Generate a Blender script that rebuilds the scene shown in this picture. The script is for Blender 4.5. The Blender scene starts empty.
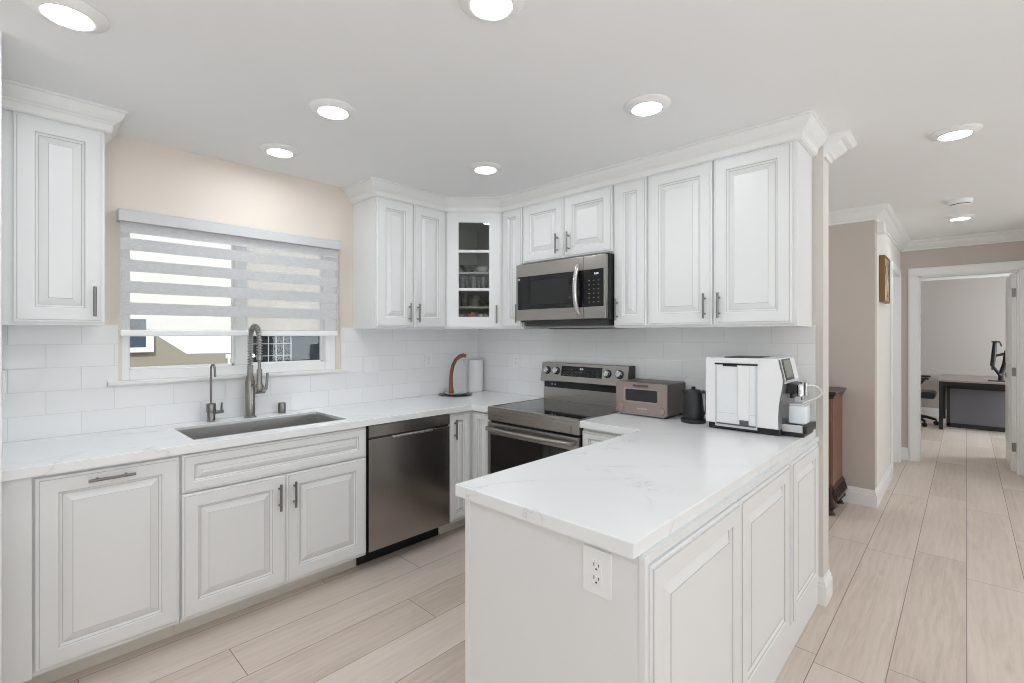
import bpy, bmesh, math, random
from math import sin, cos, pi, radians
from mathutils import Vector, Matrix
random.seed(7)
scene = bpy.context.scene
COL = scene.collection

# ------------------------------------------------------------------ camera
CAM = (3.209, -2.9346, 1.4109)
cd = bpy.data.cameras.new('camera')
cam = bpy.data.objects.new('camera', cd)
COL.objects.link(cam)
cam.location = CAM
cam.rotation_euler = (pi / 2, 0, 0.7588)
cd.sensor_width = 36.0
cd.lens = 479.192 / 1024 * 36
cd.shift_y = -7.0 / 1024
cd.clip_start = 0.02
scene.camera = cam

# ------------------------------------------------------------------ world, sun, area lights, exposure
world = bpy.data.worlds.new('sky')
scene.world = world
world.use_nodes = True
wn = world.node_tree.nodes
bg = wn['Background']
bg.inputs['Color'].default_value = (0.90, 0.95, 1.0, 1)
bg.inputs['Strength'].default_value = 1.5
scene.view_settings.view_transform = 'Standard'
scene.view_settings.look = 'None'
scene.view_settings.gamma = 1
scene.view_settings.exposure = 0.21
scene.view_settings.use_curve_mapping = False
scene.cycles.max_bounces = 10
scene.cycles.diffuse_bounces = 6
scene.cycles.glossy_bounces = 4
scene.cycles.transparent_max_bounces = 12
scene.cycles.caustics_reflective = False
scene.cycles.caustics_refractive = False
scene.cycles.sample_clamp_indirect = 6
scene.cycles.filter_width = 1.0
scene.cycles.use_denoising = True
scene.cycles.denoising_input_passes = 'RGB_ALBEDO_NORMAL'
scene.cycles.denoising_prefilter = 'ACCURATE'

sd = bpy.data.lights.new('sun', 'SUN')
sd.energy = 3.5
sd.angle = radians(1)
sun = bpy.data.objects.new('sun', sd)
COL.objects.link(sun)
sun.rotation_euler = Vector((-0.75, 0.45, -0.85)).to_track_quat('-Z', 'Y').to_euler()


def area(name, loc, direction, sx, sy, power, col=(1, 1, 1)):
    d = bpy.data.lights.new(name, 'AREA')
    d.shape = 'RECTANGLE'
    d.size = sx
    d.size_y = sy
    d.energy = power
    d.color = col
    o = bpy.data.objects.new(name, d)
    COL.objects.link(o)
    o.location = loc
    o.rotation_euler = Vector(direction).to_track_quat('-Z', 'Y').to_euler()
    return o


LAMP = 64.0          # emission strength of each ceiling lens
COOL = (0.86, 0.937, 1.0)
area('fill_rear_opening', (3.4, -6.40, 1.5), (0, 1, 0.05), 1.5, 1.0, 2, COOL)  # added soft fill at an unseen rear opening
area('fill_side_opening', (6.45, -3.2, 1.5), (-1, 0.1, 0.05), 1.3, 1.0, 1, COOL)  # weak fill added at the unseen opening in the right wall
area('ceiling_fill_right', (5.6, -3.6, 0.95), (-0.08, 0.0, 1), 1.6, 2.4, 86, COOL)  # added fill standing inside the room out of view, aimed up at the ceiling
area('ceiling_fill_rear', (2.6, -5.7, 0.95), (0, 0.0, 1), 2.8, 1.2, 42, COOL)  # another up-facing fill, added behind the camera to brighten the ceiling
area('fill_hall', (6.45, 1.4, 1.5), (-1, 0.1, -0.05), 1.6, 1.2, 46, COOL)  # added to brighten the hall; the wall here has no window
area('fill_office', (5.4, 6.4, 1.5), (-1, 0, -0.1), 1.4, 1.3, 65, COOL)  # unseen fill added for the office; no window is modelled
area('fill_alcove', (0.35, 1.0, 1.5), (1, 0, 0), 1.2, 1.2, 12, COOL)  # fill added inside the alcove, before its closed side wall

# ------------------------------------------------------------------ materials
MATS = {}


def mat(name, col, rough=0.5, metal=0.0, spec=0.5, emit=None, estr=1.0, coat=0.0, trans=0.0, alpha=1.0):
    if name in MATS:
        return MATS[name]
    m = bpy.data.materials.new(name)
    m.use_nodes = True
    b = m.node_tree.nodes['Principled BSDF']
    b.inputs['Base Color'].default_value = (*col, 1)
    b.inputs['Roughness'].default_value = rough
    b.inputs['Metallic'].default_value = metal
    b.inputs['Specular IOR Level'].default_value = spec
    b.inputs['Coat Weight'].default_value = coat
    b.inputs['Transmission Weight'].default_value = trans
    b.inputs['Alpha'].default_value = alpha
    if emit:
        b.inputs['Emission Color'].default_value = (*emit, 1)
        b.inputs['Emission Strength'].default_value = estr
    MATS[name] = m
    return m


def N(m, t, **kw):
    n = m.node_tree.nodes.new(t)
    for k, v in kw.items():
        setattr(n, k, v)
    return n


def L(m, a, b):
    m.node_tree.links.new(a, b)


def bsdf(m):
    return m.node_tree.nodes['Principled BSDF']


def math_node(m, op, a, b=None, c=None):
    n = N(m, 'ShaderNodeMath', operation=op)
    for i, v in enumerate((a, b, c)):
        if v is None:
            continue
        if isinstance(v, (int, float)):
            n.inputs[i].default_value = v
        else:
            L(m, v, n.inputs[i])
    return n.outputs[0]


def ramp(m, fac, stops):
    r = N(m, 'ShaderNodeValToRGB')
    el = r.color_ramp.elements
    while len(el) < len(stops):
        el.new(0.5)
    for e, (p, c) in zip(el, stops):
        e.position = p
        e.color = (*c, 1)
    L(m, fac, r.inputs[0])
    return r.outputs[0]


def objcoord(m):
    return N(m, 'ShaderNodeTexCoord').outputs['Object']


def noise(m, vec, scale, detail=4, rough=0.5, dist=0.0):
    n = N(m, 'ShaderNodeTexNoise')
    n.inputs['Scale'].default_value = scale
    n.inputs['Detail'].default_value = detail
    n.inputs['Roughness'].default_value = rough
    n.inputs['Distortion'].default_value = dist
    if vec is not None:
        L(m, vec, n.inputs['Vector'])
    return n.outputs['Fac']


def mapping(m, vec, scale=(1, 1, 1), loc=(0, 0, 0), rot=(0, 0, 0)):
    n = N(m, 'ShaderNodeMapping')
    n.inputs['Scale'].default_value = scale
    n.inputs['Location'].default_value = loc
    n.inputs['Rotation'].default_value = rot
    L(m, vec, n.inputs['Vector'])
    return n.outputs[0]


def bump(m, h, strength=0.1, dist=0.01):
    n = N(m, 'ShaderNodeBump')
    n.inputs['Strength'].default_value = strength
    n.inputs['Distance'].default_value = dist
    L(m, h, n.inputs['Height'])
    L(m, n.outputs[0], bsdf(m).inputs['Normal'])


WHITE = mat('cabinet_white_paint', (0.785, 0.79, 0.79), 0.32)
GLAZE = mat('cabinet_grey_glaze', (0.55, 0.54, 0.52), 0.5)
CREAM = mat('toe_kick_cream', (0.72, 0.69, 0.62), 0.45)
TRIM = mat('trim_white_paint', (0.83, 0.83, 0.82), 0.35)
SHADOWGAP = mat('cabinet_gap_grey', (0.30, 0.29, 0.28), 0.7)
PLASTIC = mat('white_plastic', (0.86, 0.86, 0.86), 0.3)
BLACK = mat('black_plastic', (0.012, 0.012, 0.013), 0.4)
BLACKGLASS = mat('black_glass', (0.006, 0.006, 0.007), 0.06, spec=0.5)
CHROME = mat('chrome', (0.60, 0.60, 0.61), 0.15, 1.0)
NICKEL = mat('brushed_nickel', (0.24, 0.23, 0.22), 0.3, 1.0)
SATIN = mat('satin_steel_handle', (0.58, 0.57, 0.56), 0.25, 1.0)
GUNMETAL = mat('gunmetal_faucet', (0.30, 0.285, 0.27), 0.28, 1.0)
TEXTGREY = mat('printed_light_grey', (0.75, 0.75, 0.75), 0.5)
DISPLAY = mat('lit_display_digits', (0.8, 0.9, 0.95), 0.5, emit=(0.8, 0.92, 1.0), estr=0.55)


def make_paint(name, col, nscale=60):
    m = mat(name, col, 0.7, spec=0.25)
    bump(m, noise(m, objcoord(m), nscale, 3), 0.04, 0.004)
    return m


CEIL = make_paint('ceiling_paint', (0.855, 0.86, 0.86))
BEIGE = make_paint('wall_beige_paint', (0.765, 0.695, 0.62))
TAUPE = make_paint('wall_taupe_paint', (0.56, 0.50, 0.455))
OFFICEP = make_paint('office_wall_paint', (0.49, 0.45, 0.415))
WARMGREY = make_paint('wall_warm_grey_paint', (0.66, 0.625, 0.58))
REARP = make_paint('rear_room_paint', (0.42, 0.40, 0.37))  # unseen rear walls, kept dark to cut bounce onto the peninsula end
PALE = make_paint('wall_pale_paint', (0.78, 0.75, 0.71))


def make_steel(name, col, rough, stretch):
    m = mat(name, col, rough, 1.0)
    v = mapping(m, objcoord(m), stretch)
    n = noise(m, v, 1.0, 3, 0.6)
    r = math_node(m, 'MULTIPLY_ADD', n, 0.16, rough - 0.08)
    L(m, r, bsdf(m).inputs['Roughness'])
    bump(m, n, 0.03, 0.002)
    return m


STEEL = make_steel('brushed_stainless', (0.40, 0.38, 0.36), 0.30, (3, 3, 400))
STEELV = make_steel('brushed_stainless_sheet', (0.40, 0.375, 0.355), 0.24, (400, 400, 3))
SINKSTEEL = make_steel('sink_stainless', (0.62, 0.61, 0.60), 0.34, (200, 6, 200))
MOCHA = mat('mocha_enamel', (0.335, 0.27, 0.245), 0.42, 0.25)
MOCHADARK = mat('mocha_dark', (0.10, 0.075, 0.065), 0.45)
KETTLE = mat('kettle_black', (0.018, 0.018, 0.021), 0.42)

# quartz
QUARTZ = mat('white_quartz', (0.82, 0.82, 0.82), 0.16)
v = objcoord(QUARTZ)
warp = noise(QUARTZ, v, 2.2, 5, 0.6)
vw = N(QUARTZ, 'ShaderNodeVectorMath', operation='ADD')
L(QUARTZ, v, vw.inputs[0])
cmb = N(QUARTZ, 'ShaderNodeCombineXYZ')
w6 = math_node(QUARTZ, 'MULTIPLY', warp, 0.9)
L(QUARTZ, w6, cmb.inputs[0]); L(QUARTZ, w6, cmb.inputs[1])
L(QUARTZ, cmb.outputs[0], vw.inputs[1])
wv = N(QUARTZ, 'ShaderNodeTexVoronoi', feature='DISTANCE_TO_EDGE')
wv.inputs['Scale'].default_value = 1.7
L(QUARTZ, vw.outputs[0], wv.inputs['Vector'])
fine = noise(QUARTZ, v, 7, 4)
veinmask = math_node(QUARTZ, 'MULTIPLY', math_node(QUARTZ, 'LESS_THAN', wv.outputs['Distance'], 0.006),
                     math_node(QUARTZ, 'GREATER_THAN', fine, 0.52))
soft = math_node(QUARTZ, 'MULTIPLY', math_node(QUARTZ, 'SUBTRACT', 1.0, math_node(QUARTZ, 'MINIMUM', math_node(QUARTZ, 'MULTIPLY', wv.outputs['Distance'], 14), 1.0)), 0.16)
vt = math_node(QUARTZ, 'MAXIMUM', math_node(QUARTZ, 'MULTIPLY', veinmask, 0.42), math_node(QUARTZ, 'MULTIPLY', soft, fine))
L(QUARTZ, ramp(QUARTZ, vt, [(0.0, (0.845, 0.85, 0.855)), (1.0, (0.55, 0.56, 0.57))]), bsdf(QUARTZ).inputs['Base Color'])


# floor planks: rows 0.24 wide running along y
def make_floor():
    m = mat('oak_plank_floor', (0.5, 0.42, 0.36), 0.38, spec=0.35)
    sep = N(m, 'ShaderNodeSeparateXYZ')
    oc = objcoord(m)
    L(m, oc, sep.inputs[0])
    W, LEN = 0.24, 1.52
    xs = math_node(m, 'DIVIDE', math_node(m, 'ADD', sep.outputs[0], 0.15 + 2.4), W)
    row = math_node(m, 'FLOOR', xs)
    fx = math_node(m, 'FRACT', xs)
    wn1 = N(m, 'ShaderNodeTexWhiteNoise', noise_dimensions='1D')
    L(m, row, wn1.inputs['W'])
    ys = math_node(m, 'ADD', math_node(m, 'DIVIDE', sep.outputs[1], LEN), math_node(m, 'ADD', wn1.outputs['Value'], 20.0))
    col = math_node(m, 'FLOOR', ys)
    fy = math_node(m, 'FRACT', ys)
    idc = N(m, 'ShaderNodeCombineXYZ')
    L(m, row, idc.inputs[0]); L(m, col, idc.inputs[1])
    wn2 = N(m, 'ShaderNodeTexWhiteNoise', noise_dimensions='2D')
    L(m, idc.outputs[0], wn2.inputs['Vector'])
    pid = wn2.outputs['Value']
    ex = math_node(m, 'MINIMUM', fx, math_node(m, 'SUBTRACT', 1.0, fx))
    ey = math_node(m, 'MINIMUM', fy, math_node(m, 'SUBTRACT', 1.0, fy))
    seam = math_node(m, 'MINIMUM', math_node(m, 'MULTIPLY', ex, W), math_node(m, 'MULTIPLY', ey, LEN))
    ismseam = math_node(m, 'LESS_THAN', seam, 0.0017)
    # grain in plank-local space
    sh = N(m, 'ShaderNodeCombineXYZ')
    L(m, math_node(m, 'MULTIPLY', pid, 37.0), sh.inputs[0])
    L(m, math_node(m, 'MULTIPLY', pid, 91.0), sh.inputs[1])
    va = N(m, 'ShaderNodeVectorMath', operation='ADD')
    L(m, oc, va.inputs[0]); L(m, sh.outputs[0], va.inputs[1])
    g1 = noise(m, mapping(m, va.outputs[0], (75, 4.5, 1)), 1.0, 5, 0.6, 0.9)
    g2 = noise(m, mapping(m, va.outputs[0], (6, 1.1, 1)), 1.0, 4, 0.5, 1.2)
    wave = N(m, 'ShaderNodeTexWave', wave_type='BANDS', bands_direction='X')
    wave.inputs['Scale'].default_value = 5.0
    wave.inputs['Distortion'].default_value = 7.0
    wave.inputs['Detail'].default_value = 3.0
    L(m, mapping(m, va.outputs[0], (1.6, 0.32, 1)), wave.inputs['Vector'])
    t = math_node(m, 'ADD', math_node(m, 'MULTIPLY', g1, 0.62), math_node(m, 'ADD', math_node(m, 'MULTIPLY', g2, 0.51), math_node(m, 'MULTIPLY', wave.outputs['Fac'], 0.07)))
    t2 = math_node(m, 'ADD', math_node(m, 'SUBTRACT', t, 0.10), math_node(m, 'MULTIPLY', math_node(m, 'SUBTRACT', pid, 0.5), 0.42))
    c = ramp(m, t2, [(0.22, (0.54, 0.445, 0.37)), (0.5, (0.66, 0.56, 0.485)), (0.80, (0.74, 0.645, 0.575))])
    vk = N(m, 'ShaderNodeTexVoronoi', feature='F1')
    vk.inputs['Scale'].default_value = 1.0
    L(m, mapping(m, va.outputs[0], (7.5, 1.7, 1)), vk.inputs['Vector'])
    kn = math_node(m, 'MULTIPLY', math_node(m, 'SUBTRACT', 1.0, math_node(m, 'MINIMUM', math_node(m, 'MULTIPLY', vk.outputs['Distance'], 7.0), 1.0)), math_node(m, 'MULTIPLY', math_node(m, 'GREATER_THAN', g2, 0.52), math_node(m, 'MULTIPLY', g1, 0.75)))
    km = N(m, 'ShaderNodeMix', data_type='RGBA')
    L(m, kn, km.inputs['Factor'])
    L(m, c, km.inputs[6])
    km.inputs[7].default_value = (0.30, 0.225, 0.175, 1)
    c = km.outputs[2]
    mx = N(m, 'ShaderNodeMix', data_type='RGBA')
    L(m, ismseam, mx.inputs['Factor'])
    L(m, c, mx.inputs[6])
    mx.inputs[7].default_value = (0.25, 0.185, 0.145, 1)
    L(m, mx.outputs[2], bsdf(m).inputs['Base Color'])
    L(m, math_node(m, 'MULTIPLY_ADD', g1, 0.2, 0.30), bsdf(m).inputs['Roughness'])
    h = math_node(m, 'SUBTRACT', math_node(m, 'MULTIPLY', g1, 0.25), ismseam)
    bump(m, h, 0.15, 0.002)
    return m


FLOORM = make_floor()


# tiles: u along the wall, rows from the counter up
def make_tile(name, axis):
    m = mat(name, (0.82, 0.82, 0.82), 0.14, spec=0.5)
    sep = N(m, 'ShaderNodeSeparateXYZ')
    oc = objcoord(m)
    L(m, oc, sep.inputs[0])
    TW, TH = 0.255, 0.112
    zr = math_node(m, 'DIVIDE', math_node(m, 'SUBTRACT', sep.outputs[2], 0.914), TH)
    row = math_node(m, 'FLOOR', zr)
    fz = math_node(m, 'FRACT', zr)
    odd = math_node(m, 'FRACT', math_node(m, 'MULTIPLY', row, 0.5))      # 0 or 0.5
    half = math_node(m, 'SUBTRACT', 0.5, odd)
    u = math_node(m, 'ADD', math_node(m, 'ADD', math_node(m, 'DIVIDE', sep.outputs[axis], TW), half), 40.0)
    fu = math_node(m, 'FRACT', u)
    eu = math_node(m, 'MULTIPLY', math_node(m, 'MINIMUM', fu, math_node(m, 'SUBTRACT', 1.0, fu)), TW)
    ez = math_node(m, 'MULTIPLY', math_node(m, 'MINIMUM', fz, math_node(m, 'SUBTRACT', 1.0, fz)), TH)
    e = math_node(m, 'MINIMUM', eu, ez)
    g = math_node(m, 'LESS_THAN', e, 0.0013)
    mx = N(m, 'ShaderNodeMix', data_type='RGBA')
    L(m, g, mx.inputs['Factor'])
    idc = N(m, 'ShaderNodeCombineXYZ')
    L(m, row, idc.inputs[0]); L(m, math_node(m, 'FLOOR', u), idc.inputs[1])
    wn_ = N(m, 'ShaderNodeTexWhiteNoise', noise_dimensions='2D')
    L(m, idc.outputs[0], wn_.inputs['Vector'])
    L(m, ramp(m, wn_.outputs['Value'], [(0, (0.85, 0.85, 0.85)), (1, (0.88, 0.88, 0.885))]), mx.inputs[6])
    mx.inputs[7].default_value = (0.70, 0.695, 0.69, 1)
    L(m, mx.outputs[2], bsdf(m).inputs['Base Color'])
    lip = math_node(m, 'MINIMUM', math_node(m, 'MULTIPLY', e, 250.0), 1.0)
    wob = math_node(m, 'MULTIPLY', noise(m, oc, 14, 2), 0.5)
    bump(m, math_node(m, 'ADD', lip, wob), 0.25, 0.002)
    L(m, math_node(m, 'MULTIPLY_ADD', g, 0.5, 0.14), bsdf(m).inputs['Roughness'])
    return m


TILEX = make_tile('white_tile_range_wall', 0)
TILEY = make_tile('white_tile_window_wall', 1)


def make_glass(name, tint, gloss=0.10, rough=0.02):
    m = bpy.data.materials.new(name)
    m.use_nodes = True
    nt = m.node_tree
    nt.nodes.clear()
    out = nt.nodes.new('ShaderNodeOutputMaterial')
    tr = nt.nodes.new('ShaderNodeBsdfTransparent')
    tr.inputs[0].default_value = (*tint, 1)
    gl = nt.nodes.new('ShaderNodeBsdfGlossy')
    gl.inputs['Roughness'].default_value = rough
    mx = nt.nodes.new('ShaderNodeMixShader')
    fr = nt.nodes.new('ShaderNodeFresnel')
    fr.inputs[0].default_value = 1.45
    mu = nt.nodes.new('ShaderNodeMath')
    mu.operation = 'MULTIPLY'
    mu.inputs[1].default_value = gloss * 10
    nt.links.new(fr.outputs[0], mu.inputs[0])
    nt.links.new(mu.outputs[0], mx.inputs[0])
    nt.links.new(tr.outputs[0], mx.inputs[1])
    nt.links.new(gl.outputs[0], mx.inputs[2])
    nt.links.new(mx.outputs[0], out.inputs[0])
    return m


PANE = make_glass('window_glass', (0.97, 0.98, 0.98), 0.05)
CABGLASS = make_glass('cabinet_glass', (0.86, 0.87, 0.86))
CLEAR = make_glass('clear_glassware', (0.86, 0.88, 0.88), 0.2, 0.03)


def make_fabric(name, col, transp, transl):
    m = bpy.data.materials.new(name)
    m.use_nodes = True
    nt = m.node_tree
    nt.nodes.clear()
    out = nt.nodes.new('ShaderNodeOutputMaterial')
    df = nt.nodes.new('ShaderNodeBsdfDiffuse')
    tl = nt.nodes.new('ShaderNodeBsdfTranslucent')
    tp = nt.nodes.new('ShaderNodeBsdfTransparent')
    tc = nt.nodes.new('ShaderNodeTexCoord')
    mp = nt.nodes.new('ShaderNodeMapping')
    mp.inputs['Scale'].default_value = (40, 40, 600)
    nz = nt.nodes.new('ShaderNodeTexNoise')
    nz.inputs['Scale'].default_value = 1.0
    rp = nt.nodes.new('ShaderNodeValToRGB')
    rp.color_ramp.elements[0].position = 0.3
    rp.color_ramp.elements[0].color = (*[c * 0.85 for c in col], 1)
    rp.color_ramp.elements[1].position = 0.7
    rp.color_ramp.elements[1].color = (*[min(1, c * 1.1) for c in col], 1)
    nt.links.new(tc.outputs['Object'], mp.inputs[0])
    nt.links.new(mp.outputs[0], nz.inputs['Vector'])
    nt.links.new(nz.outputs['Fac'], rp.inputs[0])
    nt.links.new(rp.outputs[0], df.inputs[0])
    nt.links.new(rp.outputs[0], tl.inputs[0])
    m1 = nt.nodes.new('ShaderNodeMixShader')
    m1.inputs[0].default_value = transl
    m2 = nt.nodes.new('ShaderNodeMixShader')
    m2.inputs[0].default_value = transp
    nt.links.new(df.outputs[0], m1.inputs[1])
    nt.links.new(tl.outputs[0], m1.inputs[2])
    nt.links.new(m1.outputs[0], m2.inputs[1])
    nt.links.new(tp.outputs[0], m2.inputs[2])
    nt.links.new(m2.outputs[0], out.inputs[0])
    return m


BAND = make_fabric('blind_band_fabric', (0.68, 0.68, 0.69), 0.0, 0.15)
SHEER = make_fabric('blind_sheer_fabric', (0.74, 0.74, 0.75), 0.72, 0.3)


def make_wood(name, dark, light, scale=(3, 30, 30), rough=0.4):
    m = mat(name, light, rough)
    n = noise(m, mapping(m, objcoord(m), scale), 1.0, 5, 0.6, 0.8)
    L(m, ramp(m, n, [(0.3, dark), (0.7, light)]), bsdf(m).inputs['Base Color'])
    return m


WALNUT = make_wood('walnut_wood', (0.13, 0.045, 0.02), (0.32, 0.125, 0.06), (30, 30, 4), 0.35)
HUTCHW = make_wood('hutch_brown_wood', (0.13, 0.058, 0.034), (0.22, 0.10, 0.064), (20, 20, 3), 0.4)
DARKW = make_wood('hutch_dark_wood', (0.025, 0.012, 0.009), (0.06, 0.028, 0.02), (20, 20, 3), 0.3)
DESKTOP = make_wood('desk_grey_wood', (0.28, 0.235, 0.215), (0.38, 0.325, 0.30), (4, 40, 40), 0.45)
FELT = mat('desk_panel_fabric', (0.16, 0.16, 0.18), 0.9)
GOLD = mat('picture_gilt', (0.24, 0.125, 0.045), 0.45, 0.3)
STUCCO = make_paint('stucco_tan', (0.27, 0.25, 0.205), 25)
STUCCOW = make_paint('stucco_white', (0.85, 0.82, 0.76), 25)
STUCCOG = make_paint('stucco_grey_beige', (0.46, 0.43, 0.38), 25)
LENS = mat('lamp_lens', (1, 1, 1), 0.5, emit=(0.905, 0.955, 0.99), estr=LAMP)


# ------------------------------------------------------------------ mesh builder
class MB:
    def __init__(self):
        self.v = []
        self.f = []
        self.mi = []

    def add(self, verts, faces, mi=0):
        o = len(self.v)
        self.v += [tuple(p) for p in verts]
        self.f += [tuple(i + o for i in f) for f in faces]
        self.mi += [mi] * len(faces)
        return self

    def box(self, a, b, mi=0, bev=0.0):
        x0, y0, z0 = [min(p, q) for p, q in zip(a, b)]
        x1, y1, z1 = [max(p, q) for p, q in zip(a, b)]
        if bev <= 0:
            return self.add([(x0, y0, z0), (x1, y0, z0), (x1, y1, z0), (x0, y1, z0), (x0, y0, z1), (x1, y0, z1), (x1, y1, z1), (x0, y1, z1)],
                            [(0, 3, 2, 1), (4, 5, 6, 7), (0, 1, 5, 4), (1, 2, 6, 5), (2, 3, 7, 6), (3, 0, 4, 7)], mi)
        bm = bmesh.new()
        bmesh.ops.create_cube(bm, size=1)
        for q in bm.verts:
            q.co = Vector(((x0 + x1) / 2 + q.co.x * (x1 - x0), (y0 + y1) / 2 + q.co.y * (y1 - y0), (z0 + z1) / 2 + q.co.z * (z1 - z0)))
        bmesh.ops.bevel(bm, geom=bm.edges[:], offset=min(bev, 0.45 * min(x1 - x0, y1 - y0, z1 - z0)), segments=2, affect='EDGES', profile=0.5)
        return self.bm(bm, mi)

    def bm(self, bm, mi=0, mtx=None):
        bm.verts.index_update()
        vs = [(mtx @ q.co) if mtx else q.co.copy() for q in bm.verts]
        fs = [tuple(q.index for q in f.verts) for f in bm.faces]
        bm.free()
        return self.add(vs, fs, mi)

    def prism(self, poly, lo, hi, axis='z', mi=0):
        """poly: 2-D outline; axis z -> (x,y), y -> (x,z), x -> (y,z)"""
        def P3(p, h):
            return {'z': (p[0], p[1], h), 'y': (p[0], h, p[1]), 'x': (h, p[0], p[1])}[axis]
        n = len(poly)
        vs = [P3(p, lo) for p in poly] + [P3(p, hi) for p in poly]
        fs = [tuple(range(n))[::-1], tuple(range(n, 2 * n))] + [(i, (i + 1) % n, n + (i + 1) % n, n + i) for i in range(n)]
        return self.add(vs, fs, mi)

    def tube(self, pts, r, seg=10, mi=0, caps=True):
        pts = [Vector(p) for p in pts]
        rs = r if isinstance(r, (list, tuple)) else [r] * len(pts)
        n = len(pts)
        T = []
        for i in range(n):
            d = (pts[min(i + 1, n - 1)] - pts[max(i - 1, 0)])
            T.append(d.normalized())
        u = Vector((0, 0, 1)) if abs(T[0].z) < 0.9 else Vector((1, 0, 0))
        u = (u - T[0] * u.dot(T[0])).normalized()
        vs, fs = [], []
        for i in range(n):
            u = (u - T[i] * u.dot(T[i])).normalized()
            w = T[i].cross(u)
            for k in range(seg):
                a = 2 * pi * k / seg
                vs.append(pts[i] + (u * cos(a) + w * sin(a)) * rs[i])
        for i in range(n - 1):
            for k in range(seg):
                a, b = i * seg + k, i * seg + (k + 1) % seg
                fs.append((a, b, b + seg, a + seg))
        if caps:
            fs.append(tuple(range(seg))[::-1])
            fs.append(tuple(range((n - 1) * seg, n * seg)))
        return self.add(vs, fs, mi)

    def lathe(self, prof, seg=24, c=(0, 0, 0), mi=0, axis='z', caps=True):
        """prof: (r, h) list from bottom to top"""
        vs, fs = [], []
        for r, h in prof:
            for k in range(seg):
                a = 2 * pi * k / seg
                p = (r * cos(a), r * sin(a), h)
                if axis == 'y':
                    p = (p[0], -p[2], p[1])
                elif axis == 'x':
                    p = (p[2], p[0], p[1])
                vs.append((p[0] + c[0], p[1] + c[1], p[2] + c[2]))
        m = len(prof)
        for i in range(m - 1):
            for k in range(seg):
                a, b = i * seg + k, i * seg + (k + 1) % seg
                fs.append((a, b, b + seg, a + seg))
        if caps:
            fs.append(tuple(range(seg))[::-1])
            fs.append(tuple(range((m - 1) * seg, m * seg)))
        return self.add(vs, fs, mi)

    def sweep(self, path, prof, mi=0, closed_prof=True):
        """path: 2-D points (x,y) ; prof: (outward offset, z). outward = right-hand side of travel; mitred corners"""
        pts = [Vector((p[0], p[1])) for p in path]
        n = len(pts)
        nm = []
        for i in range(n):
            dirs = []
            if i > 0:
                dirs.append((pts[i] - pts[i - 1]).normalized())
            if i < n - 1:
                dirs.append((pts[i + 1] - pts[i]).normalized())
            ns = [Vector((d.y, -d.x)) for d in dirs]
            if len(ns) == 1:
                nm.append(ns[0])
            else:
                b = (ns[0] + ns[1])
                nm.append(b / (1 + ns[0].dot(ns[1])))
        vs, fs = [], []
        m = len(prof)
        for i in range(n):
            for o, z in prof:
                q = pts[i] + nm[i] * o
                vs.append((q.x, q.y, z))
        for i in range(n - 1):
            for k in range(m):
                a, b = i * m + k, i * m + (k + 1) % m
                fs.append((a, b, b + m, a + m))
        fs.append(tuple(range(m)))
        fs.append(tuple(range((n - 1) * m, n * m))[::-1])
        return self.add(vs, fs, mi)

    def shift(self, d):
        self.v = [(p[0] + d[0], p[1] + d[1], p[2] + d[2]) for p in self.v]
        return self


def obj(name, mb, mats, parent=None, loc=(0, 0, 0), rz=0.0, smooth=False, rot=None):
    me = bpy.data.meshes.new(name)
    me.from_pydata(mb.v, [], mb.f)
    mats = mats if isinstance(mats, (list, tuple)) else [mats]
    for m in mats:
        me.materials.append(m)
    me.polygons.foreach_set('material_index', mb.mi)
    bm = bmesh.new()
    bm.from_mesh(me)
    bmesh.ops.recalc_face_normals(bm, faces=bm.faces[:])
    bm.to_mesh(me)
    bm.free()
    if smooth:
        me.polygons.foreach_set('use_smooth', [True] * len(me.polygons))
        try:
            me.set_sharp_from_angle(angle=radians(40))
        except Exception:
            pass
    me.update()
    o = bpy.data.objects.new(name, me)
    COL.objects.link(o)
    o.location = loc
    o.rotation_euler = rot if rot else (0, 0, rz)
    if parent:
        o.parent = parent
    return o


def thing(name, label, cat, loc=(0, 0, 0), rz=0.0, group=None):
    o = bpy.data.objects.new(name, None)
    COL.objects.link(o)
    o.empty_display_size = 0.1
    o.location = loc
    o.rotation_euler = (0, 0, rz)
    o['label'] = label
    o['category'] = cat
    if group:
        o['group'] = group
    return o


def tag(o, label, cat, group=None):
    o['label'] = label
    o['category'] = cat
    if group:
        o['group'] = group
    return o


def structure(name, mb, mats, label=None, cat=None, **kw):
    o = obj(name, mb, mats, **kw)
    o['kind'] = 'structure'
    if label:
        o['label'] = label
        o['category'] = cat
    return o


def rect_slab(xs, ys, mask, z0, z1, bev=0.003):
    """plan-view slab made of grid cells (mask[(i,j)] truthy); outer edges bevelled"""
    bm = bmesh.new()
    vt = {}

    def V(i, j):
        if (i, j) not in vt:
            vt[(i, j)] = bm.verts.new((xs[i], ys[j], z1))
        return vt[(i, j)]
    for i in range(len(xs) - 1):
        for j in range(len(ys) - 1):
            if mask(i, j):
                bm.faces.new((V(i, j), V(i + 1, j), V(i + 1, j + 1), V(i, j + 1)))
    bmesh.ops.dissolve_limit(bm, angle_limit=0.01, verts=bm.verts[:], edges=bm.edges[:])
    r = bmesh.ops.extrude_face_region(bm, geom=bm.faces[:])
    for q in r['geom']:
        if isinstance(q, bmesh.types.BMVert):
            q.co.z = z0
    bmesh.ops.recalc_face_normals(bm, faces=bm.faces[:])
    if bev:
        ed = [e for e in bm.edges if len(e.link_faces) == 2 and e.calc_face_angle(0) > 1.0 and (abs(e.verts[0].co.z - z1) < 1e-6 or abs(e.verts[1].co.z - z1) < 1e-6)]
        bmesh.ops.bevel(bm, geom=ed, offset=bev, segments=2, affect='EDGES', profile=0.5)
    return MB().bm(bm)


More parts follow.
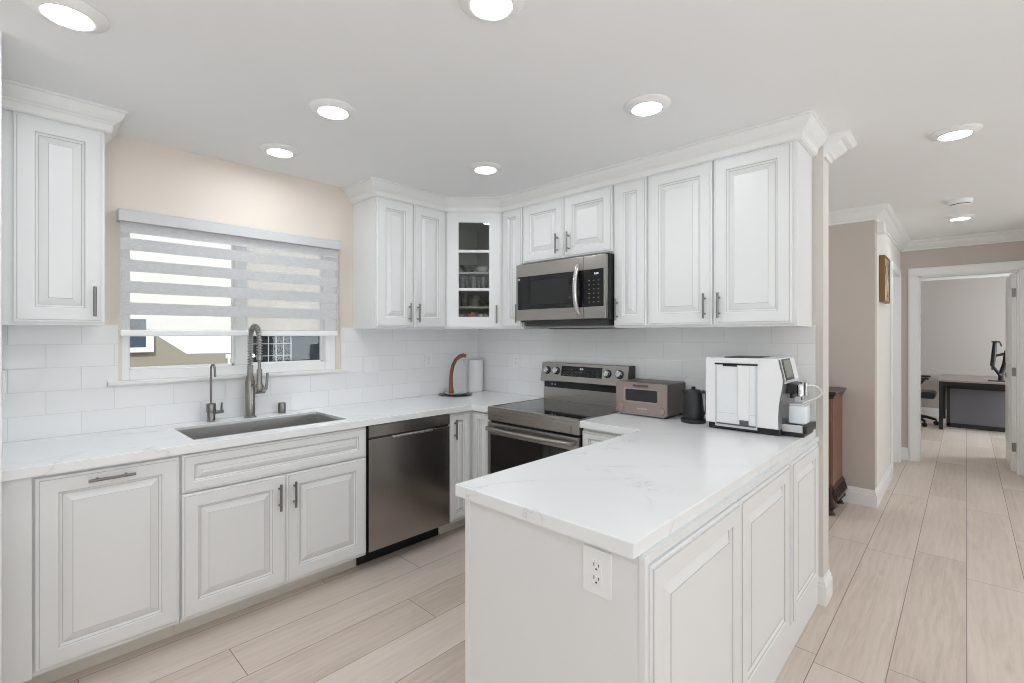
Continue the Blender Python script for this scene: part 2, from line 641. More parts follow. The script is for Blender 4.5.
# ------------------------------------------------------------------ cabinet parts
def panel_front(w, h, t=0.020, frame=0.066, gap=None):
    """raised-panel door front: x 0..w, z 0..h, back at y=0, front towards -y"""
    s = min(1.0, (min(w, h) / 2 - 0.006) / (frame + 0.0425))
    f = frame * s
    k = s
    R = [(0, 0, 0), (0, t * .70, 0), (.003, t * .80, 0), (.010, t * .82, 0), (.0118, t, 1),
         (f - .004, t, 0), (f - .001, t * .86, 0), (f + .0012, t * .68, 1), (f + .009 * k, t * .40, 0), (f + .0112 * k, t * .24, 1),
         (f + .039 * k, t * .84, 0), (f + .0406 * k, t * .95, 1)]
    mb = MB()
    rings = []
    for i, d, g in R:
        o = len(mb.v)
        mb.v += [(i, -d, i), (w - i, -d, i), (w - i, -d, h - i), (i, -d, h - i)]
        rings.append(o)
    for (a, b, q) in zip(rings[:-1], rings[1:], R[1:]):
        for j in range(4):
            mb.f.append((a + j, a + (j + 1) % 4, b + (j + 1) % 4, b + j))
            mb.mi.append(q[2])
    mb.f.append(tuple(rings[-1] + j for j in range(4)))
    mb.mi.append(0)
    mb.f.append(tuple(rings[0] + j for j in range(4))[::-1])
    mb.mi.append(0)
    return mb


def bar_handle(length, vertical=True, stand=0.030, r=0.0062):
    """bar pull centred at origin; door face at y=0, handle towards -y"""
    mb = MB()
    a = (0, 0, 1) if vertical else (1, 0, 0)
    e = length / 2
    p = lambda t, y: (a[0] * t, y, a[2] * t)
    mb.tube([p(-e, -stand), p(e, -stand)], r, 10)
    for t in (-e * 0.62, e * 0.62):
        mb.tube([p(t, 0), p(t, -stand)], r * 0.8, 8)
    return mb


def door(parent, x, y, z, w, h, rz=0.0, handle=None, length=0.135, name='door', hname='handle'):
    """x,y,z: lower-left-back corner (seen from the front) in the parent's space"""
    d = obj(name, panel_front(w, h), [WHITE, GLAZE], parent, (x, y, z), rz)
    if handle:
        hx, hz, vert = handle
        obj(hname, bar_handle(length, vert), NICKEL, d, (hx, -0.0195, hz), smooth=True)
    return d


ZC, TH = 0.914, 0.038
H = 2.4485
UB, UT = 1.452, 2.352

# ================================================================== ROOM SHELL
structure('floor', MB().box((-0.3, -7, -0.12), (7.2, 9.0, 0)), FLOORM, 'pale oak wide plank floor', 'floor')
structure('ceiling', MB().box((-0.3, -7, H), (7.2, 9.0, H + 0.15)), CEIL, 'smooth white ceiling', 'ceiling')

WY0, WY1, WZ0, WZ1 = -2.52, -1.345, 1.168, 2.06
mb = MB()
mb.box((-0.15, -3.08, 0), (0, 0.13, WZ0))
mb.box((-0.15, -3.08, WZ1), (0, 0.13, H))
mb.box((-0.15, -3.08, WZ0), (0, WY0, WZ1))
mb.box((-0.15, WY1, WZ0), (0, 0.13, WZ1))
structure('wall_left', mb, BEIGE, 'beige wall around the kitchen window', 'wall')
mb = MB().box((-0.15, 0.13, 0), (0, 1.935, H))
structure('wall_alcove_side', mb, TAUPE, 'side wall of the alcove behind the range wall', 'wall')
structure('wall_back', MB().box((0, 0, 0), (2.667, 0.13, H)), WARMGREY, 'beige wall behind the range, ending beside the hall', 'wall')
structure('wall_front', MB().box((-0.15, -3.08, 0), (0.80, -2.9488, H)).box((0.70, -2.95, 0), (0.81, -2.9471, H)), TRIM, 'short white wall at the left end of the counter', 'wall')
structure('wall_alcove', MB().box((-0.15, 1.935, 0), (2.667, 2.06, H)), TAUPE, 'taupe wall behind the brown hutch', 'wall')
# hall left wall with a doorway
mb = MB()
mb.box((2.54, 2.06, 0), (2.667, 3.10, H))
mb.box((2.54, 3.10, 2.06), (2.667, 3.84, H))
mb.box((2.54, 3.84, 0), (2.667, 4.03, H))
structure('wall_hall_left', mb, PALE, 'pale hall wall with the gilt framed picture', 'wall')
# hall end wall with doorway to office
DX0, DX1, DZ = 2.825, 3.592, 2.055
mb = MB()
mb.box((2.54, 4.03, 0), (DX0, 4.15, H))
mb.box((DX1, 4.03, 0), (5.6, 4.15, H))
mb.box((DX0, 4.03, DZ), (DX1, 4.15, H))
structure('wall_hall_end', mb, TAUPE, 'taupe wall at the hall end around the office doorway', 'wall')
structure('wall_hall_right', MB().box((3.80, 3.3, 0), (3.93, 4.03, H)), PALE, 'right wall of the hall', 'wall')
structure('wall_hall_near', MB().box((3.93, 3.3, 0), (7.2, 3.43, H)), PALE, 'wall beside the hall entrance', 'wall')
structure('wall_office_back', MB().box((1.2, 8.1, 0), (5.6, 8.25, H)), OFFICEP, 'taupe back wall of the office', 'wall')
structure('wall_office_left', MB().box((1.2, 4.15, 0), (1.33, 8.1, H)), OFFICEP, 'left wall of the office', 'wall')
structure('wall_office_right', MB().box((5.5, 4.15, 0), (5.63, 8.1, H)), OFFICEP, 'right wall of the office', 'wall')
structure('wall_side_room', MB().box((1.2, 4.03, 0), (2.54, 4.15, H)), PALE, 'wall of the side room', 'wall')
# rear living space (behind the camera)
mb = MB()
mb.box((-0.15, -6.6, 0), (2.6, -6.45, H)); mb.box((4.2, -6.6, 0), (7.2, -6.45, H)); mb.box((2.6, -6.6, 2.05), (4.2, -6.45, H))
mb.box((2.6, -6.6, 0), (4.2, -6.45, 0.95))
structure('wall_rear', mb, REARP, 'rear wall with a window opening', 'wall')
structure('wall_rear_left', MB().box((-0.15, -6.45, 0), (0, -3.08, H)), REARP, 'left wall of the rear room', 'wall')
mb = MB()
mb.box((6.5, -6.45, 0), (6.65, -3.9, H)); mb.box((6.5, -2.5, 0), (6.65, 3.3, H)); mb.box((6.5, -3.9, 0), (6.65, -2.5, 0.95)); mb.box((6.5, -3.9, 2.05), (6.65, -2.5, H))
structure('wall_right', mb, PALE, 'right wall of the rear room', 'wall')

# backsplash tile
mb = MB()
mb.box((0, -2.949, ZC), (0.008, -0.009, 1.147))
mb.box((0, -2.949, 1.147), (0.008, -2.581, UB + 0.008))
mb.box((0, -2.581, 1.168), (0.008, -2.535, UB + 0.008))
mb.box((0, -1.31, 1.168), (0.008, -0.009, UB + 0.008))
mb.box((0, -1.26, 1.147), (0.008, -0.009, 1.168))
structure('trim_backsplash_left', mb, TILEY, 'glossy white subway tile backsplash on the window wall', 'backsplash')
mb = MB().box((0, -0.008, ZC), (2.632, 0, UB + 0.008)).box((0.836, -0.008, UB), (1.605, 0, 1.6))
structure('trim_backsplash_back', mb, TILEX, 'glossy white subway tile backsplash behind the range', 'backsplash')

# ---- crown mouldings
CAB_CROWN = [(0, 2.346), (.018, 2.346), (.020, 2.350), (.024, 2.353), (.026, 2.382), (.031, 2.386), (.033, 2.389), (.0335, 2.3915), (.036, 2.392),
             (.045, 2.398), (.056, 2.411), (.064, 2.427), (.067, 2.434), (.0675, 2.4365), (.0765, 2.4385), (.0765, 2.4484), (0, 2.4484)]
mb = MB().sweep([(0.0, -1.2177), (0.305, -1.2177), (0.305, -0.616), (0.616, -0.305), (2.6192, -0.305), (2.6192, 0.0)], CAB_CROWN)
structure('trim_crown_back', mb, TRIM, 'white crown moulding wrapping the tops of the back wall cabinets', 'molding')
mb = MB().sweep([(0.305, -2.95), (0.305, -2.62), (0.0, -2.62)], CAB_CROWN)
structure('trim_crown_left', mb, TRIM, 'white crown moulding atop the single cabinet left of the window', 'molding')
HALL_CROWN = [(0, 2.345), (.010, 2.345), (.014, 2.350), (.014, 2.362), (.024, 2.366), (.030, 2.374), (.045, 2.386), (.060, 2.402), (.066, 2.416), (.078, 2.420), (.086, 2.424), (.096, 2.437), (.100, 2.440), (.100, 2.4484), (0, 2.4484)]
mb = MB().sweep([(0.0, 1.935), (2.667, 1.935), (2.667, 4.03), (3.80, 4.03), (3.80, 3.3)], HALL_CROWN)
structure('trim_crown_hall', mb, TRIM, 'white crown moulding around the hall ceiling', 'molding')
mb = MB().sweep([(2.667, 0.0), (2.667, 0.13), (0.0, 0.13)], [(o * 1.12, H - .0001 - (H - .0001 - z) * 1.08) for o, z in HALL_CROWN])
structure('trim_crown_wall_end', mb, TRIM, 'stepped end of crown moulding on the range wall end', 'molding')
mb = MB().sweep([(1.33, 4.15), (1.33, 8.1), (5.5, 8.1)], HALL_CROWN)
structure('trim_crown_office', mb, TRIM, 'crown moulding along the office back wall', 'molding')

# ---- baseboards
BASE = [(0, 0.0), (.016, 0.0), (.016, .098), (.011, .106), (.011, .118), (.006, .126), (.004, .138), (0, .140)]
structure('baseboard_alcove', MB().sweep([(0.0, 1.935), (2.667, 1.935), (2.667, 3.03)], BASE), TRIM, 'white baseboard wrapping the hall corner', 'baseboard')
structure('baseboard_hall_end', MB().sweep([(2.667, 4.03), (2.735, 4.03)], BASE), TRIM, 'short white baseboard beside the office doorway', 'baseboard')
structure('baseboard_wall_end', MB().sweep([(2.636, 0.0), (2.667, 0.0), (2.667, 0.13), (0.0, 0.13)], BASE), TRIM, 'white baseboard wrapping the range wall end', 'baseboard')
structure('baseboard_office', MB().sweep([(1.33, 4.15), (1.33, 8.1), (5.5, 8.1)], BASE), TRIM, 'white baseboard in the office', 'baseboard')

# ---- kitchen window
win = thing('window_1', 'white framed sliding kitchen window above the sink', 'window', (0, WY0, WZ0))
win['kind'] = 'structure'
wy = lambda y: y - WY0
wz = lambda z: z - WZ0
mb = MB()
mb.box((-0.10, 0, 0), (-0.004, wy(-2.488), wz(WZ1)), bev=.003)
mb.box((-0.10, wy(-1.418), 0), (-0.004, wy(WY1), wz(WZ1)), bev=.003)
mb.box((-0.10, wy(-2.488), 0), (-0.004, wy(-1.418), wz(1.224)), bev=.003)
mb.box((-0.10, wy(-2.488), wz(2.0)), (-0.004, wy(-1.418), wz(WZ1)), bev=.003)
obj('frame', mb, PLASTIC, win)
obj('mullion', MB().box((-0.085, wy(-1.975), wz(1.224)), (-0.010, wy(-1.910), wz(2.0)), bev=.003), PLASTIC, win)
mb = MB()
for (a, b) in ((-2.488, -1.975), (-1.910, -1.418)):
    mb.box((-0.075, wy(a), wz(1.224)), (-0.055, wy(a) + .010, wz(2.0)))
    mb.box((-0.075, wy(b) - .010, wz(1.224)), (-0.055, wy(b), wz(2.0)))
    mb.box((-0.075, wy(a), wz(1.224)), (-0.055, wy(b), wz(1.224) + .010))
obj('sash', mb, PLASTIC, win)
for (a, b) in ((-2.488, -1.975), (-1.910, -1.418)):
    obj('pane', MB().box((-0.066, wy(a) + .001, wz(1.225)), (-0.062, wy(b) - .001, wz(1.999))), PANE, win)
obj('sill', MB().box((-0.0, wy(-2.579), -.021), (0.030, wy(-1.262), 0), bev=.004), TRIM, win)

# ---- office doorway casing, hall side doorway
mb = MB()
for (x0, x1) in ((DX0 - .090, DX0), (DX1, DX1 + .090)):
    mb.box((x0, 4.012, 0), (x1, 4.03, DZ), bev=.004)
    mb.box((x0 + .012, 4.006, 0), (x1 - .012, 4.016, DZ), bev=.004)
mb.box((DX0 - .090, 4.012, DZ), (DX1 + .090, 4.03, DZ + .092), bev=.004)
mb.box((DX0 - .078, 4.006, DZ + .010), (DX1 + .078, 4.016, DZ + .080), bev=.004)
mb.box((DX0, 4.03, 0), (DX0 + .014, 4.15, DZ)); mb.box((DX1 - .014, 4.03, 0), (DX1, 4.15, DZ)); mb.box((DX0, 4.03, DZ - .014), (DX1, 4.15, DZ))
structure('trim_office_casing', mb, TRIM, 'white casing around the office doorway', 'trim')
mb = MB()
for (y0, y1) in ((3.03, 3.10), (3.84, 3.91)):
    mb.box((2.667, y0, 0), (2.685, y1, 2.06), bev=.004)
mb.box((2.667, 3.03, 2.06), (2.685, 3.91, 2.13), bev=.004)
mb.box((2.54, 3.10, 0), (2.667, 3.112, 2.06)); mb.box((2.54, 3.828, 0), (2.667, 3.84, 2.06)); mb.box((2.54, 3.112, 2.048), (2.667, 3.828, 2.06))
structure('trim_side_casing', mb, TRIM, 'white casing around the side doorway in the hall', 'trim')
d2 = obj('door_2', MB().box((2.555, 3.113, 0.008), (2.592, 3.827, 2.046)), TRIM)
d2['kind'] = 'structure'
# open office door, hinged at the right jamb
od = thing('door_1', 'white panelled office door standing open on silver hinges', 'door', (DX1 - 0.012, 4.152, 0.008), radians(90.7))
od['kind'] = 'structure'
mb = MB().box((0.003, 0.0, 0), (0.74, 0.036, 2.03), bev=.002)
obj('door_leaf', mb, TRIM, od)
mb = MB()
for (a, b) in ((0.22, 0.92), (1.08, 1.86)):
    pf = panel_front(0.50, b - a, 0.010, 0.02)
    pf.shift((0.12, 0.0, a)); mb.add(pf.v, pf.f, 0)
    pf = panel_front(0.50, b - a, 0.010, 0.02)
    pf.v = [(p[0] + .12, -p[1] + .036, p[2] + a) for p in pf.v]; mb.add(pf.v, pf.f, 0)
obj('door_panel', mb, TRIM, od)
for z in (0.25, 1.02, 1.83):
    mb = MB().box((-0.002, 0.004, z - .045), (0.004, 0.034, z + .045), bev=.001).tube([(-0.004, -0.004, z - .045), (-0.004, -0.004, z + .045)], 0.006, 8)
    obj('hinge', mb, NICKEL, od)
mb = MB()
for s, y in ((-1, 0), (1, .036)):
    mb.tube([(0.68, y, .95), (0.68, y + s * .035, .95)], .009, 8).tube([(0.68, y + s * .045, .95), (0.57, y + s * .045, .95)], .009, 8)
    mb.lathe([(.027, 0), (.027, .008)], 16, (0.68, y if s < 0 else y + .008, .95), axis='y')
obj('door_handle', mb, NICKEL, od, smooth=True)

# ================================================================== BASE CABINETS (window run)
CF = 0.625      # carcass face


def base_root(y0, name, label, cat='cabinet'):
    return thing(name, label, cat, (0.0, y0, 0))


def toe(parent, y0, y1, m=CREAM):
    obj('toe_kick', MB().box((0.05, y0, 0.001), (0.515, y1, 0.105)), m, parent)


# A pull-out cabinet left of the sink
y0 = -2.948
A = base_root(y0, 'base_cabinet', 'white pull-out base cabinet with horizontal bar handle at the counter left end')
obj('body', MB().box((0.01, 0, 0.105), (CF, -2.3965 - y0, 0.8755)), WHITE, A)
obj('filler_panel', MB().box((CF, 0.0, 0.105), (0.643, -2.868 - y0, 0.872), bev=.002), WHITE, A)
toe(A, 0.0, -2.3965 - y0)
door(A, CF + .001, -2.860 - y0, 0.125, 0.461, 0.735, pi / 2, (0.225, 0.735 - 0.034, False), 0.15)
# B sink base
y0 = -2.3945
B = base_root(y0, 'sink_cabinet', 'white sink base cabinet with false drawer above two doors')
mb = MB().box((0.01, 0, 0.105), (CF, 0.018, 0.8755)).box((0.01, .018, 0.105), (CF, -1.471 - y0 - .018, 0.125)).box((0.01, -1.471 - y0 - .018, 0.105), (CF, -1.471 - y0, 0.8755)).box((0.605, .018, .125), (CF, -1.471 - y0 - .018, .8755))
obj('body', mb, WHITE, B)
toe(B, 0, -1.471 - y0)
obj('drawer_front', panel_front(0.913, 0.172), [WHITE, GLAZE], B, (CF + .001, 0.004, 0.692), pi / 2)
door(B, CF + .001, 0.004, 0.125, 0.455, 0.560, pi / 2, (0.455 - 0.036, 0.560 - 0.108, True))
door(B, CF + .001, 0.462, 0.125, 0.455, 0.560, pi / 2, (0.036, 0.560 - 0.108, True))
# dishwasher
y0 = -1.4675
D = thing('dishwasher', 'stainless dishwasher with pocket bar handle between the sink and corner cabinets', 'dishwasher', (0, y0, 0))
DW = -0.845 - y0
obj('tub', MB().box((0.03, 0.0, 0.118), (CF - .005, DW, 0.872)), BLACK, D)
obj('door', MB().box((CF - .003, 0.010, 0.118), (0.643, DW - .004, 0.786), bev=.003), STEELV, D)
mb = MB().prism([(CF - .003, 0.789), (0.633, 0.789), (0.643, 0.800), (0.643, 0.864), (0.640, 0.867), (CF - .003, 0.867)], 0.010, DW - .004, 'y')
obj('control_strip', mb, STEELV, D)
mb = MB().tube([(0.668, 0.150, 0.787), (0.668, 0.452, 0.787)], 0.0085, 10).box((0.640, 0.150, 0.779), (0.668, 0.175, 0.795), 0, .003).box((0.640, 0.427, 0.779), (0.668, 0.452, 0.795), 0, .003)
obj('handle', mb, SATIN, D, smooth=True)
obj('toe_kick', MB().box((0.10, 0.0, 0.001), (0.512, DW, 0.1178)), BLACK, D)
# C corner cabinet (L shaped)
y0 = -0.843
Cc = thing('corner_cabinet', 'white corner base cabinet with two narrow doors meeting beside the range', 'cabinet', (0, y0, 0))
mb = MB().box((0.01, 0, 0.105), (CF, -.01 - y0, 0.8755)).box((CF, -CF - y0, 0.105), (0.822, -.01 - y0, 0.8755))
obj('body', mb, WHITE, Cc)
mb = MB().box((0.05, 0, 0.001), (0.515, -.05 - y0, 0.105)).box((0.515, -.515 - y0, 0.001), (0.822, -.05 - y0, 0.105))
obj('toe_kick', mb, CREAM, Cc)
door(Cc, CF + .001, 0.003, 0.125, 0.174, 0.735, pi / 2, (0.030, 0.735 - 0.102, True))
door(Cc, 0.650, -CF - .001 - y0, 0.125, 0.168, 0.735, 0)
# D narrow drawer base right of the range
E_ = thing('drawer_cabinet', 'small white drawer cabinet between the range and the peninsula', 'cabinet', (1.592, 0, 0))
obj('body', MB().box((0, -CF, 0.105), (0.40, -.01, 0.8755)), WHITE, E_)
obj('toe_kick', MB().box((0, -.515, 0.001), (0.40, -.05, 0.105)), CREAM, E_)
dd = obj('drawer', panel_front(0.374, 0.150), [WHITE, GLAZE], E_, (0.004, -CF - .001, 0.706))
obj('handle', bar_handle(0.12, False), NICKEL, dd, (0.187, -.0195, 0.075), smooth=True)
door(E_, 0.004, -CF - .001, 0.125, 0.374, 0.573, 0, (0.036, 0.46, True))

# ================================================================== PENINSULA
PX0, PX1, PY0 = 1.998, 2.640, -1.880
Pn = thing('peninsula_cabinet', 'white peninsula cabinet with three panelled doors facing the hall', 'cabinet', (PX0, PY0, 0))
w, d = PX1 - PX0, -PY0 - 0.001
obj('body', MB().box((0.004, 0.006, 0.105), (w, d, 0.8755)), WHITE, Pn)
obj('end_panel', MB().box((0.022, -0.001, 0.0), (w - 0.006, 0.006, 0.8755)), WHITE, Pn)
obj('corner_post', MB().box((0.0, -0.005, 0.0), (0.021, 0.02, 0.8755), bev=.002), WHITE, Pn)
obj('corner_post', MB().box((w - .0055, -0.005, 0.0), (w + 0.013, 0.012, 0.8755), bev=.002), WHITE, Pn)
obj('plinth', MB().box((0.004, 0.012, 0.001), (w + 0.006, d, 0.128), bev=.002), WHITE, Pn)
for (a, b) in ((-1.866, -1.240), (-1.232, -0.622), (-0.574, -0.066)):
    door(Pn, w + .0005, a - PY0, 0.142, b - a, 0.708, pi / 2)
mb = MB().box((w, 0.012, 0.852), (w + .008, d, 0.8755))
obj('top_rail', mb, WHITE, Pn)

# ================================================================== COUNTERTOPS
CD = 0.6666
xs = [0.0005, 0.148, 0.562, CD, 0.825]
ys = [-2.9495, -2.325, -1.553, -CD, -0.0085]
def mk(i, j):
    if i == 3:
        return j == 3
    if i == 1 and j == 1:
        return False
    return True
o = obj('countertop', rect_slab([0.0085] + xs[1:], ys, mk, ZC - TH, ZC), QUARTZ)
tag(o, 'white quartz countertop with the sink cutout along the window', 'countertop')
xs = [1.5925, 1.9752, 2.635]
ys = [-1.9084, -CD, -0.0085]
o = obj('countertop', rect_slab(xs, ys, lambda i, j: not (i == 0 and j == 0), ZC - TH, ZC), QUARTZ)
tag(o, 'white quartz peninsula countertop with faint grey veins', 'countertop')

# ================================================================== UPPER CABINETS
UF = 0.305


def upper_wall(x0, x1, label, z0=UB, doors=()):
    r = thing('wall_cabinet', label, 'cabinet', (x0, 0, z0))
    obj('body', MB().box((0, -UF, 0), (x1 - x0, -0.001, UT - z0)), WHITE, r)
    for (a, b, hx) in doors:
        hh = 2.345 - (z0 + .013)
        door(r, a - x0, -UF - .0005, 0.013, b - a, hh, 0, (hx - a, 0.100, True) if hx else None)
    return r


# left of window
r = thing('wall_cabinet', 'white single-door wall cabinet left of the window', 'cabinet', (0, -2.948, UB))
obj('body', MB().box((0.001, 0, 0), (UF, 0.328, UT - UB)), WHITE, r)
door(r, UF + .0005, 0.032, 0.013, 0.290, 0.880, pi / 2, (-2.660 + 2.948 - .032, 0.095, True))
# window wall, two doors
r = thing('wall_cabinet', 'white two-door wall cabinet right of the window', 'cabinet', (0, -1.2177, UB))
obj('body', MB().box((0.001, 0, 0), (UF, 1.2177 - .617, UT - UB)), WHITE, r)
door(r, UF + .0005, -1.212 + 1.2177, 0.013, 0.290, 0.880, pi / 2, (-.961 + 1.212, 0.100, True))
door(r, UF + .0005, -0.918 + 1.2177, 0.013, 0.290, 0.880, pi / 2, (-.888 + .918, 0.100, True))
# narrow, over-range, narrow, wide
upper_wall(0.617, 0.8365, 'narrow white wall cabinet between the glass cabinet and the microwave', doors=[(0.632, 0.830, 0.800)])
upper_wall(0.8375, 1.6045, 'short white two-door wall cabinet above the microwave', 1.920, [(0.843, 1.215, 1.169), (1.221, 1.598, 1.266)])
upper_wall(1.6055, 1.8355, 'narrow white wall cabinet right of the microwave', doors=[(1.611, 1.830, 1.638)])
upper_wall(1.8365, 2.6185, 'wide white two-door wall cabinet above the coffee machine', doors=[(1.842, 2.216, 2.180), (2.224, 2.598, 2.256)])

# diagonal glass cabinet
GC = thing('glass_cabinet', 'white corner wall cabinet with a three-pane glass door', 'cabinet', (0, 0, UB))
hgt = UT - UB
CABIN = mat('cabinet_interior_grey', (0.66, 0.655, 0.63), 0.6)
pent = [(0.0095, -0.0095), (0.0095, -0.6165), (UF, -0.6165), (0.6165, -UF), (0.6165, -0.0095)]
mb = MB()
mb.prism(pent, 0.0, 0.018, 'z', 0)
mb.prism(pent, hgt - .018, hgt, 'z', 0)
mb.box((0.0095, -0.6165, .018), (UF, -0.6005, hgt - .018), 0)
mb.box((0.6005, -UF, .018), (0.6165, -0.0095, hgt - .018), 0)
mb.box((0.0095, -0.6005, .018), (0.016, -0.0095, hgt - .018), 1)
mb.box((0.016, -0.016, .018), (0.6005, -0.0095, hgt - .018), 1)
mb.box((0.016, -0.6005, .018), (UF - .003, -0.5985, hgt - .018), 1)
mb.box((0.5985, -UF + .003, .018), (0.6005, -0.016, hgt - .018), 1)
obj('body', mb, [WHITE, CABIN], GC)
inner = [(0.0165, -0.0165), (0.0165, -0.598), (UF - .01, -0.598), (0.598, -UF + .01), (0.598, -0.0165)]
for z in (0.170, 0.303, 0.437):
    obj('shelf', MB().prism(inner, z - .008, z + .006, 'z'), CABIN, GC)
# door in the diagonal plane
s2 = 2 ** .5 / 2
DWd = 0.440
px = lambda s: (UF + s2 * s, -0.6165 + s2 * s)
w0 = 0.016
wd = DWd - 2 * w0
hd = 0.880
mb = MB()
fw = 0.081
gz0, gz1 = 0.075, hd - 0.070
mb.box((0, -.019, 0), (fw, 0, hd)); mb.box((wd - fw, -.019, 0), (wd, 0, hd)); mb.box((fw, -.019, 0), (wd - fw, 0, gz0)); mb.box((fw, -.019, gz1), (wd - fw, 0, hd))
for (a, b, c_, e_) in ((fw, gz0, fw + .006, gz1), (wd - fw - .006, gz0, wd - fw, gz1), (fw + .006, gz0, wd - fw - .006, gz0 + .006), (fw + .006, gz1 - .006, wd - fw - .006, gz1)):
    mb.box((a, -.015, b), (c_, -.002, e_))
bx = px(w0)
gd = obj('door', mb, [WHITE, GLAZE], GC, (bx[0] + .0004, bx[1] - .0004, 0.013), pi / 4)
for z in (1.757 - UB - .013, 2.049 - UB - .013):
    obj('muntin', MB().box((fw + .006, -.014, z - .010), (wd - fw - .006, -.003, z + .010)), WHITE, gd)
obj('pane', MB().box((fw + .001, -.0085, gz0 + .001), (wd - fw - .001, -.0055, gz1 - .001)), CABGLASS, gd)
obj('handle', bar_handle(0.138), NICKEL, gd, (wd - .030, -.0185, 0.100), smooth=True)
# fillers either side
mb = MB().box((0, -.004, 0), (w0 - .001, 0, hgt))
obj('stile', mb, WHITE, GC, (UF + .0004, -0.6165 - .0004, 0), pi / 4)
bx = px(DWd - w0 + .001)
obj('stile', mb, WHITE, GC, (bx[0] + .0004, bx[1] - .0004, 0), pi / 4)


# glassware on the shelves
def tumbler(r, h):
    return MB().lathe([(r * .8, 0), (r * .82, .004), (r, h), (r - .003, h), (r * .75, .008)], 14)


def bowl(r, h):
    return MB().lathe([(r * .4, 0), (r * .7, h * .3), (r, h), (r - .004, h), (r * .66, h * .35), (r * .3, .008)], 18)


def jar(r, h):
    return MB().lathe([(r * .9, 0), (r, .006), (r, h * .75), (r * .6, h * .9), (r * .62, h), (r * .3, h)], 14)


SALMON = mat('salmon_lid', (0.62, 0.36, 0.28), 0.5)
WARE = mat('white_ceramic', (0.75, 0.75, 0.74), 0.25)
gx = lambda s, dpt: (UF + s2 * s - s2 * dpt, -0.6165 + s2 * s + s2 * dpt)
ZS = [UB + .018, UB + .176, UB + .309, UB + .443]


def place_glass(name, mb, m, s, dpt, z, label, cat, group=None):
    p = gx(s, dpt)
    o = obj(name, mb, m, None, (p[0], p[1], z + .0006), smooth=True)
    return tag(o, label, cat, group)


tb = None
for i, (s, dpt) in enumerate([(.13, .07), (.21, .08), (.29, .07), (.17, .15), (.26, .16)]):
    if tb is None:
        tb = place_glass('tumbler', tumbler(.034, .105), CLEAR, s, dpt, ZS[2], 'clear drinking glass on the glass cabinet middle shelf', 'glass', 'drinking glasses in the corner cabinet')
    else:
        p = gx(s, dpt)
        c2 = tb.copy(); COL.objects.link(c2); c2.location = (p[0], p[1], ZS[2] + .0006)
place_glass('jar', jar(.036, .108), CLEAR, .145, .085, ZS[1], 'clear glass jar at left on the cabinet lowest raised shelf', 'jar')
place_glass('bowl', bowl(.06, .05), CLEAR, .30, .10, ZS[1], 'wide clear bowl at right on the cabinet lowest raised shelf', 'bowl')
place_glass('bowl', bowl(.055, .045), WARE, .285, .10, ZS[3], 'white bowl at right on the glass cabinet top shelf', 'bowl')
place_glass('bowl', bowl(.07, .06), CLEAR, .17, .12, ZS[3], 'clear glass bowl at left on the glass cabinet top shelf', 'bowl')
place_glass('canister', jar(.040, .104), mat('canister_grey', (.45, .45, .45), .4), .22, .22, ZS[1], 'grey canister behind the jar in the glass cabinet', 'canister')
place_glass('lidded_pot', MB().lathe([(.036, 0), (.040, .075), (.044, .078), (.044, .096), (.012, .104), (.012, .118)], 18), SALMON, .205, .065, ZS[0], 'salmon coloured lidded pot on the glass cabinet floor', 'pot')
cb = None
for i, (s, dpt) in enumerate([(.12, .06), (.265, .06), (.315, .06), (.16, .14), (.27, .14)]):
    if cb is None:
        cb = place_glass('cup', MB().lathe([(.018, 0), (.024, .006), (.028, .098), (.026, .098), (.020, .010)], 14), WARE, s, dpt, ZS[0], 'small white cup on the glass cabinet floor', 'cup', 'white cups in the corner cabinet')
    else:
        p = gx(s, dpt)
        c2 = cb.copy(); COL.objects.link(c2); c2.location = (p[0], p[1], ZS[0] + .0006)

# ================================================================== MICROWAVE
MW = thing('microwave', 'stainless over-range microwave with curved bar handle', 'microwave', (0.846, 0, 1.493))
W = 0.758
obj('body', MB().box((0, -0.372, 0.020), (W, -0.009, 0.424)), BLACK, MW)
obj('vent_grille', MB().box((0.03, -0.330, -0.022), (W - .03, -0.02, 0.020)).box((0.015, -0.362, 0.006), (W - .015, -0.33, 0.020)), mat('vent_dark_grey', (.06, .06, .06), .5), MW)
fr = MB()
xo, xd = 0.004, 0.588
wz0, wz1 = 0.094, 0.328
fr.box((xo, -.402, 0.018), (xd, -.373, wz0), bev=.003)
fr.box((xo, -.402, wz1), (xd, -.373, 0.416), bev=.003)
fr.box((xo, -.402, wz0), (xo + .014, -.373, wz1))
md = obj('door', fr, STEEL, MW)
obj('window', MB().box((xo + .014, -.4005, wz0), (xd - .002, -.375, wz1)), BLACKGLASS, md)
obj('window_mesh', MB().box((0.14, -.4009, wz0 + .035), (0.47, -.4006, wz1 - .035)), mat('microwave_mesh', (.012, .012, .013), .3), md)
mb = MB()
N_ = 14
pts = [(0.550, -.398 - .042 * sin(pi * i / N_) ** .6, 0.050 + i * (0.318) / N_) for i in range(N_ + 1)]
mb.tube(pts, [.017] * (N_ + 1), 12)
obj('handle', mb, SATIN, md, smooth=True)
mb = MB().lathe([(.008, 0), (.008, .0015)], 16, (0.032, -.4005, wz1 - .018), axis='y')
obj('emblem', mb, TEXTGREY, md)
cp = MB()
cp.box((xd + .002, -.402, 0.018), (W - .003, -.373, wz0), bev=.003).box((xd + .002, -.402, wz1), (W - .003, -.373, 0.416), bev=.003).box((W - .018, -.402, wz0), (W - .003, -.373, wz1))
cpo = obj('control_panel', cp, STEEL, MW)
obj('keypad_glass', MB().box((xd + .002, -.4005, wz0), (W - .018, -.375, wz1)), BLACKGLASS, cpo)
KEYM = mat('keypad_print', (.15, .15, .15), .5)
k0 = None
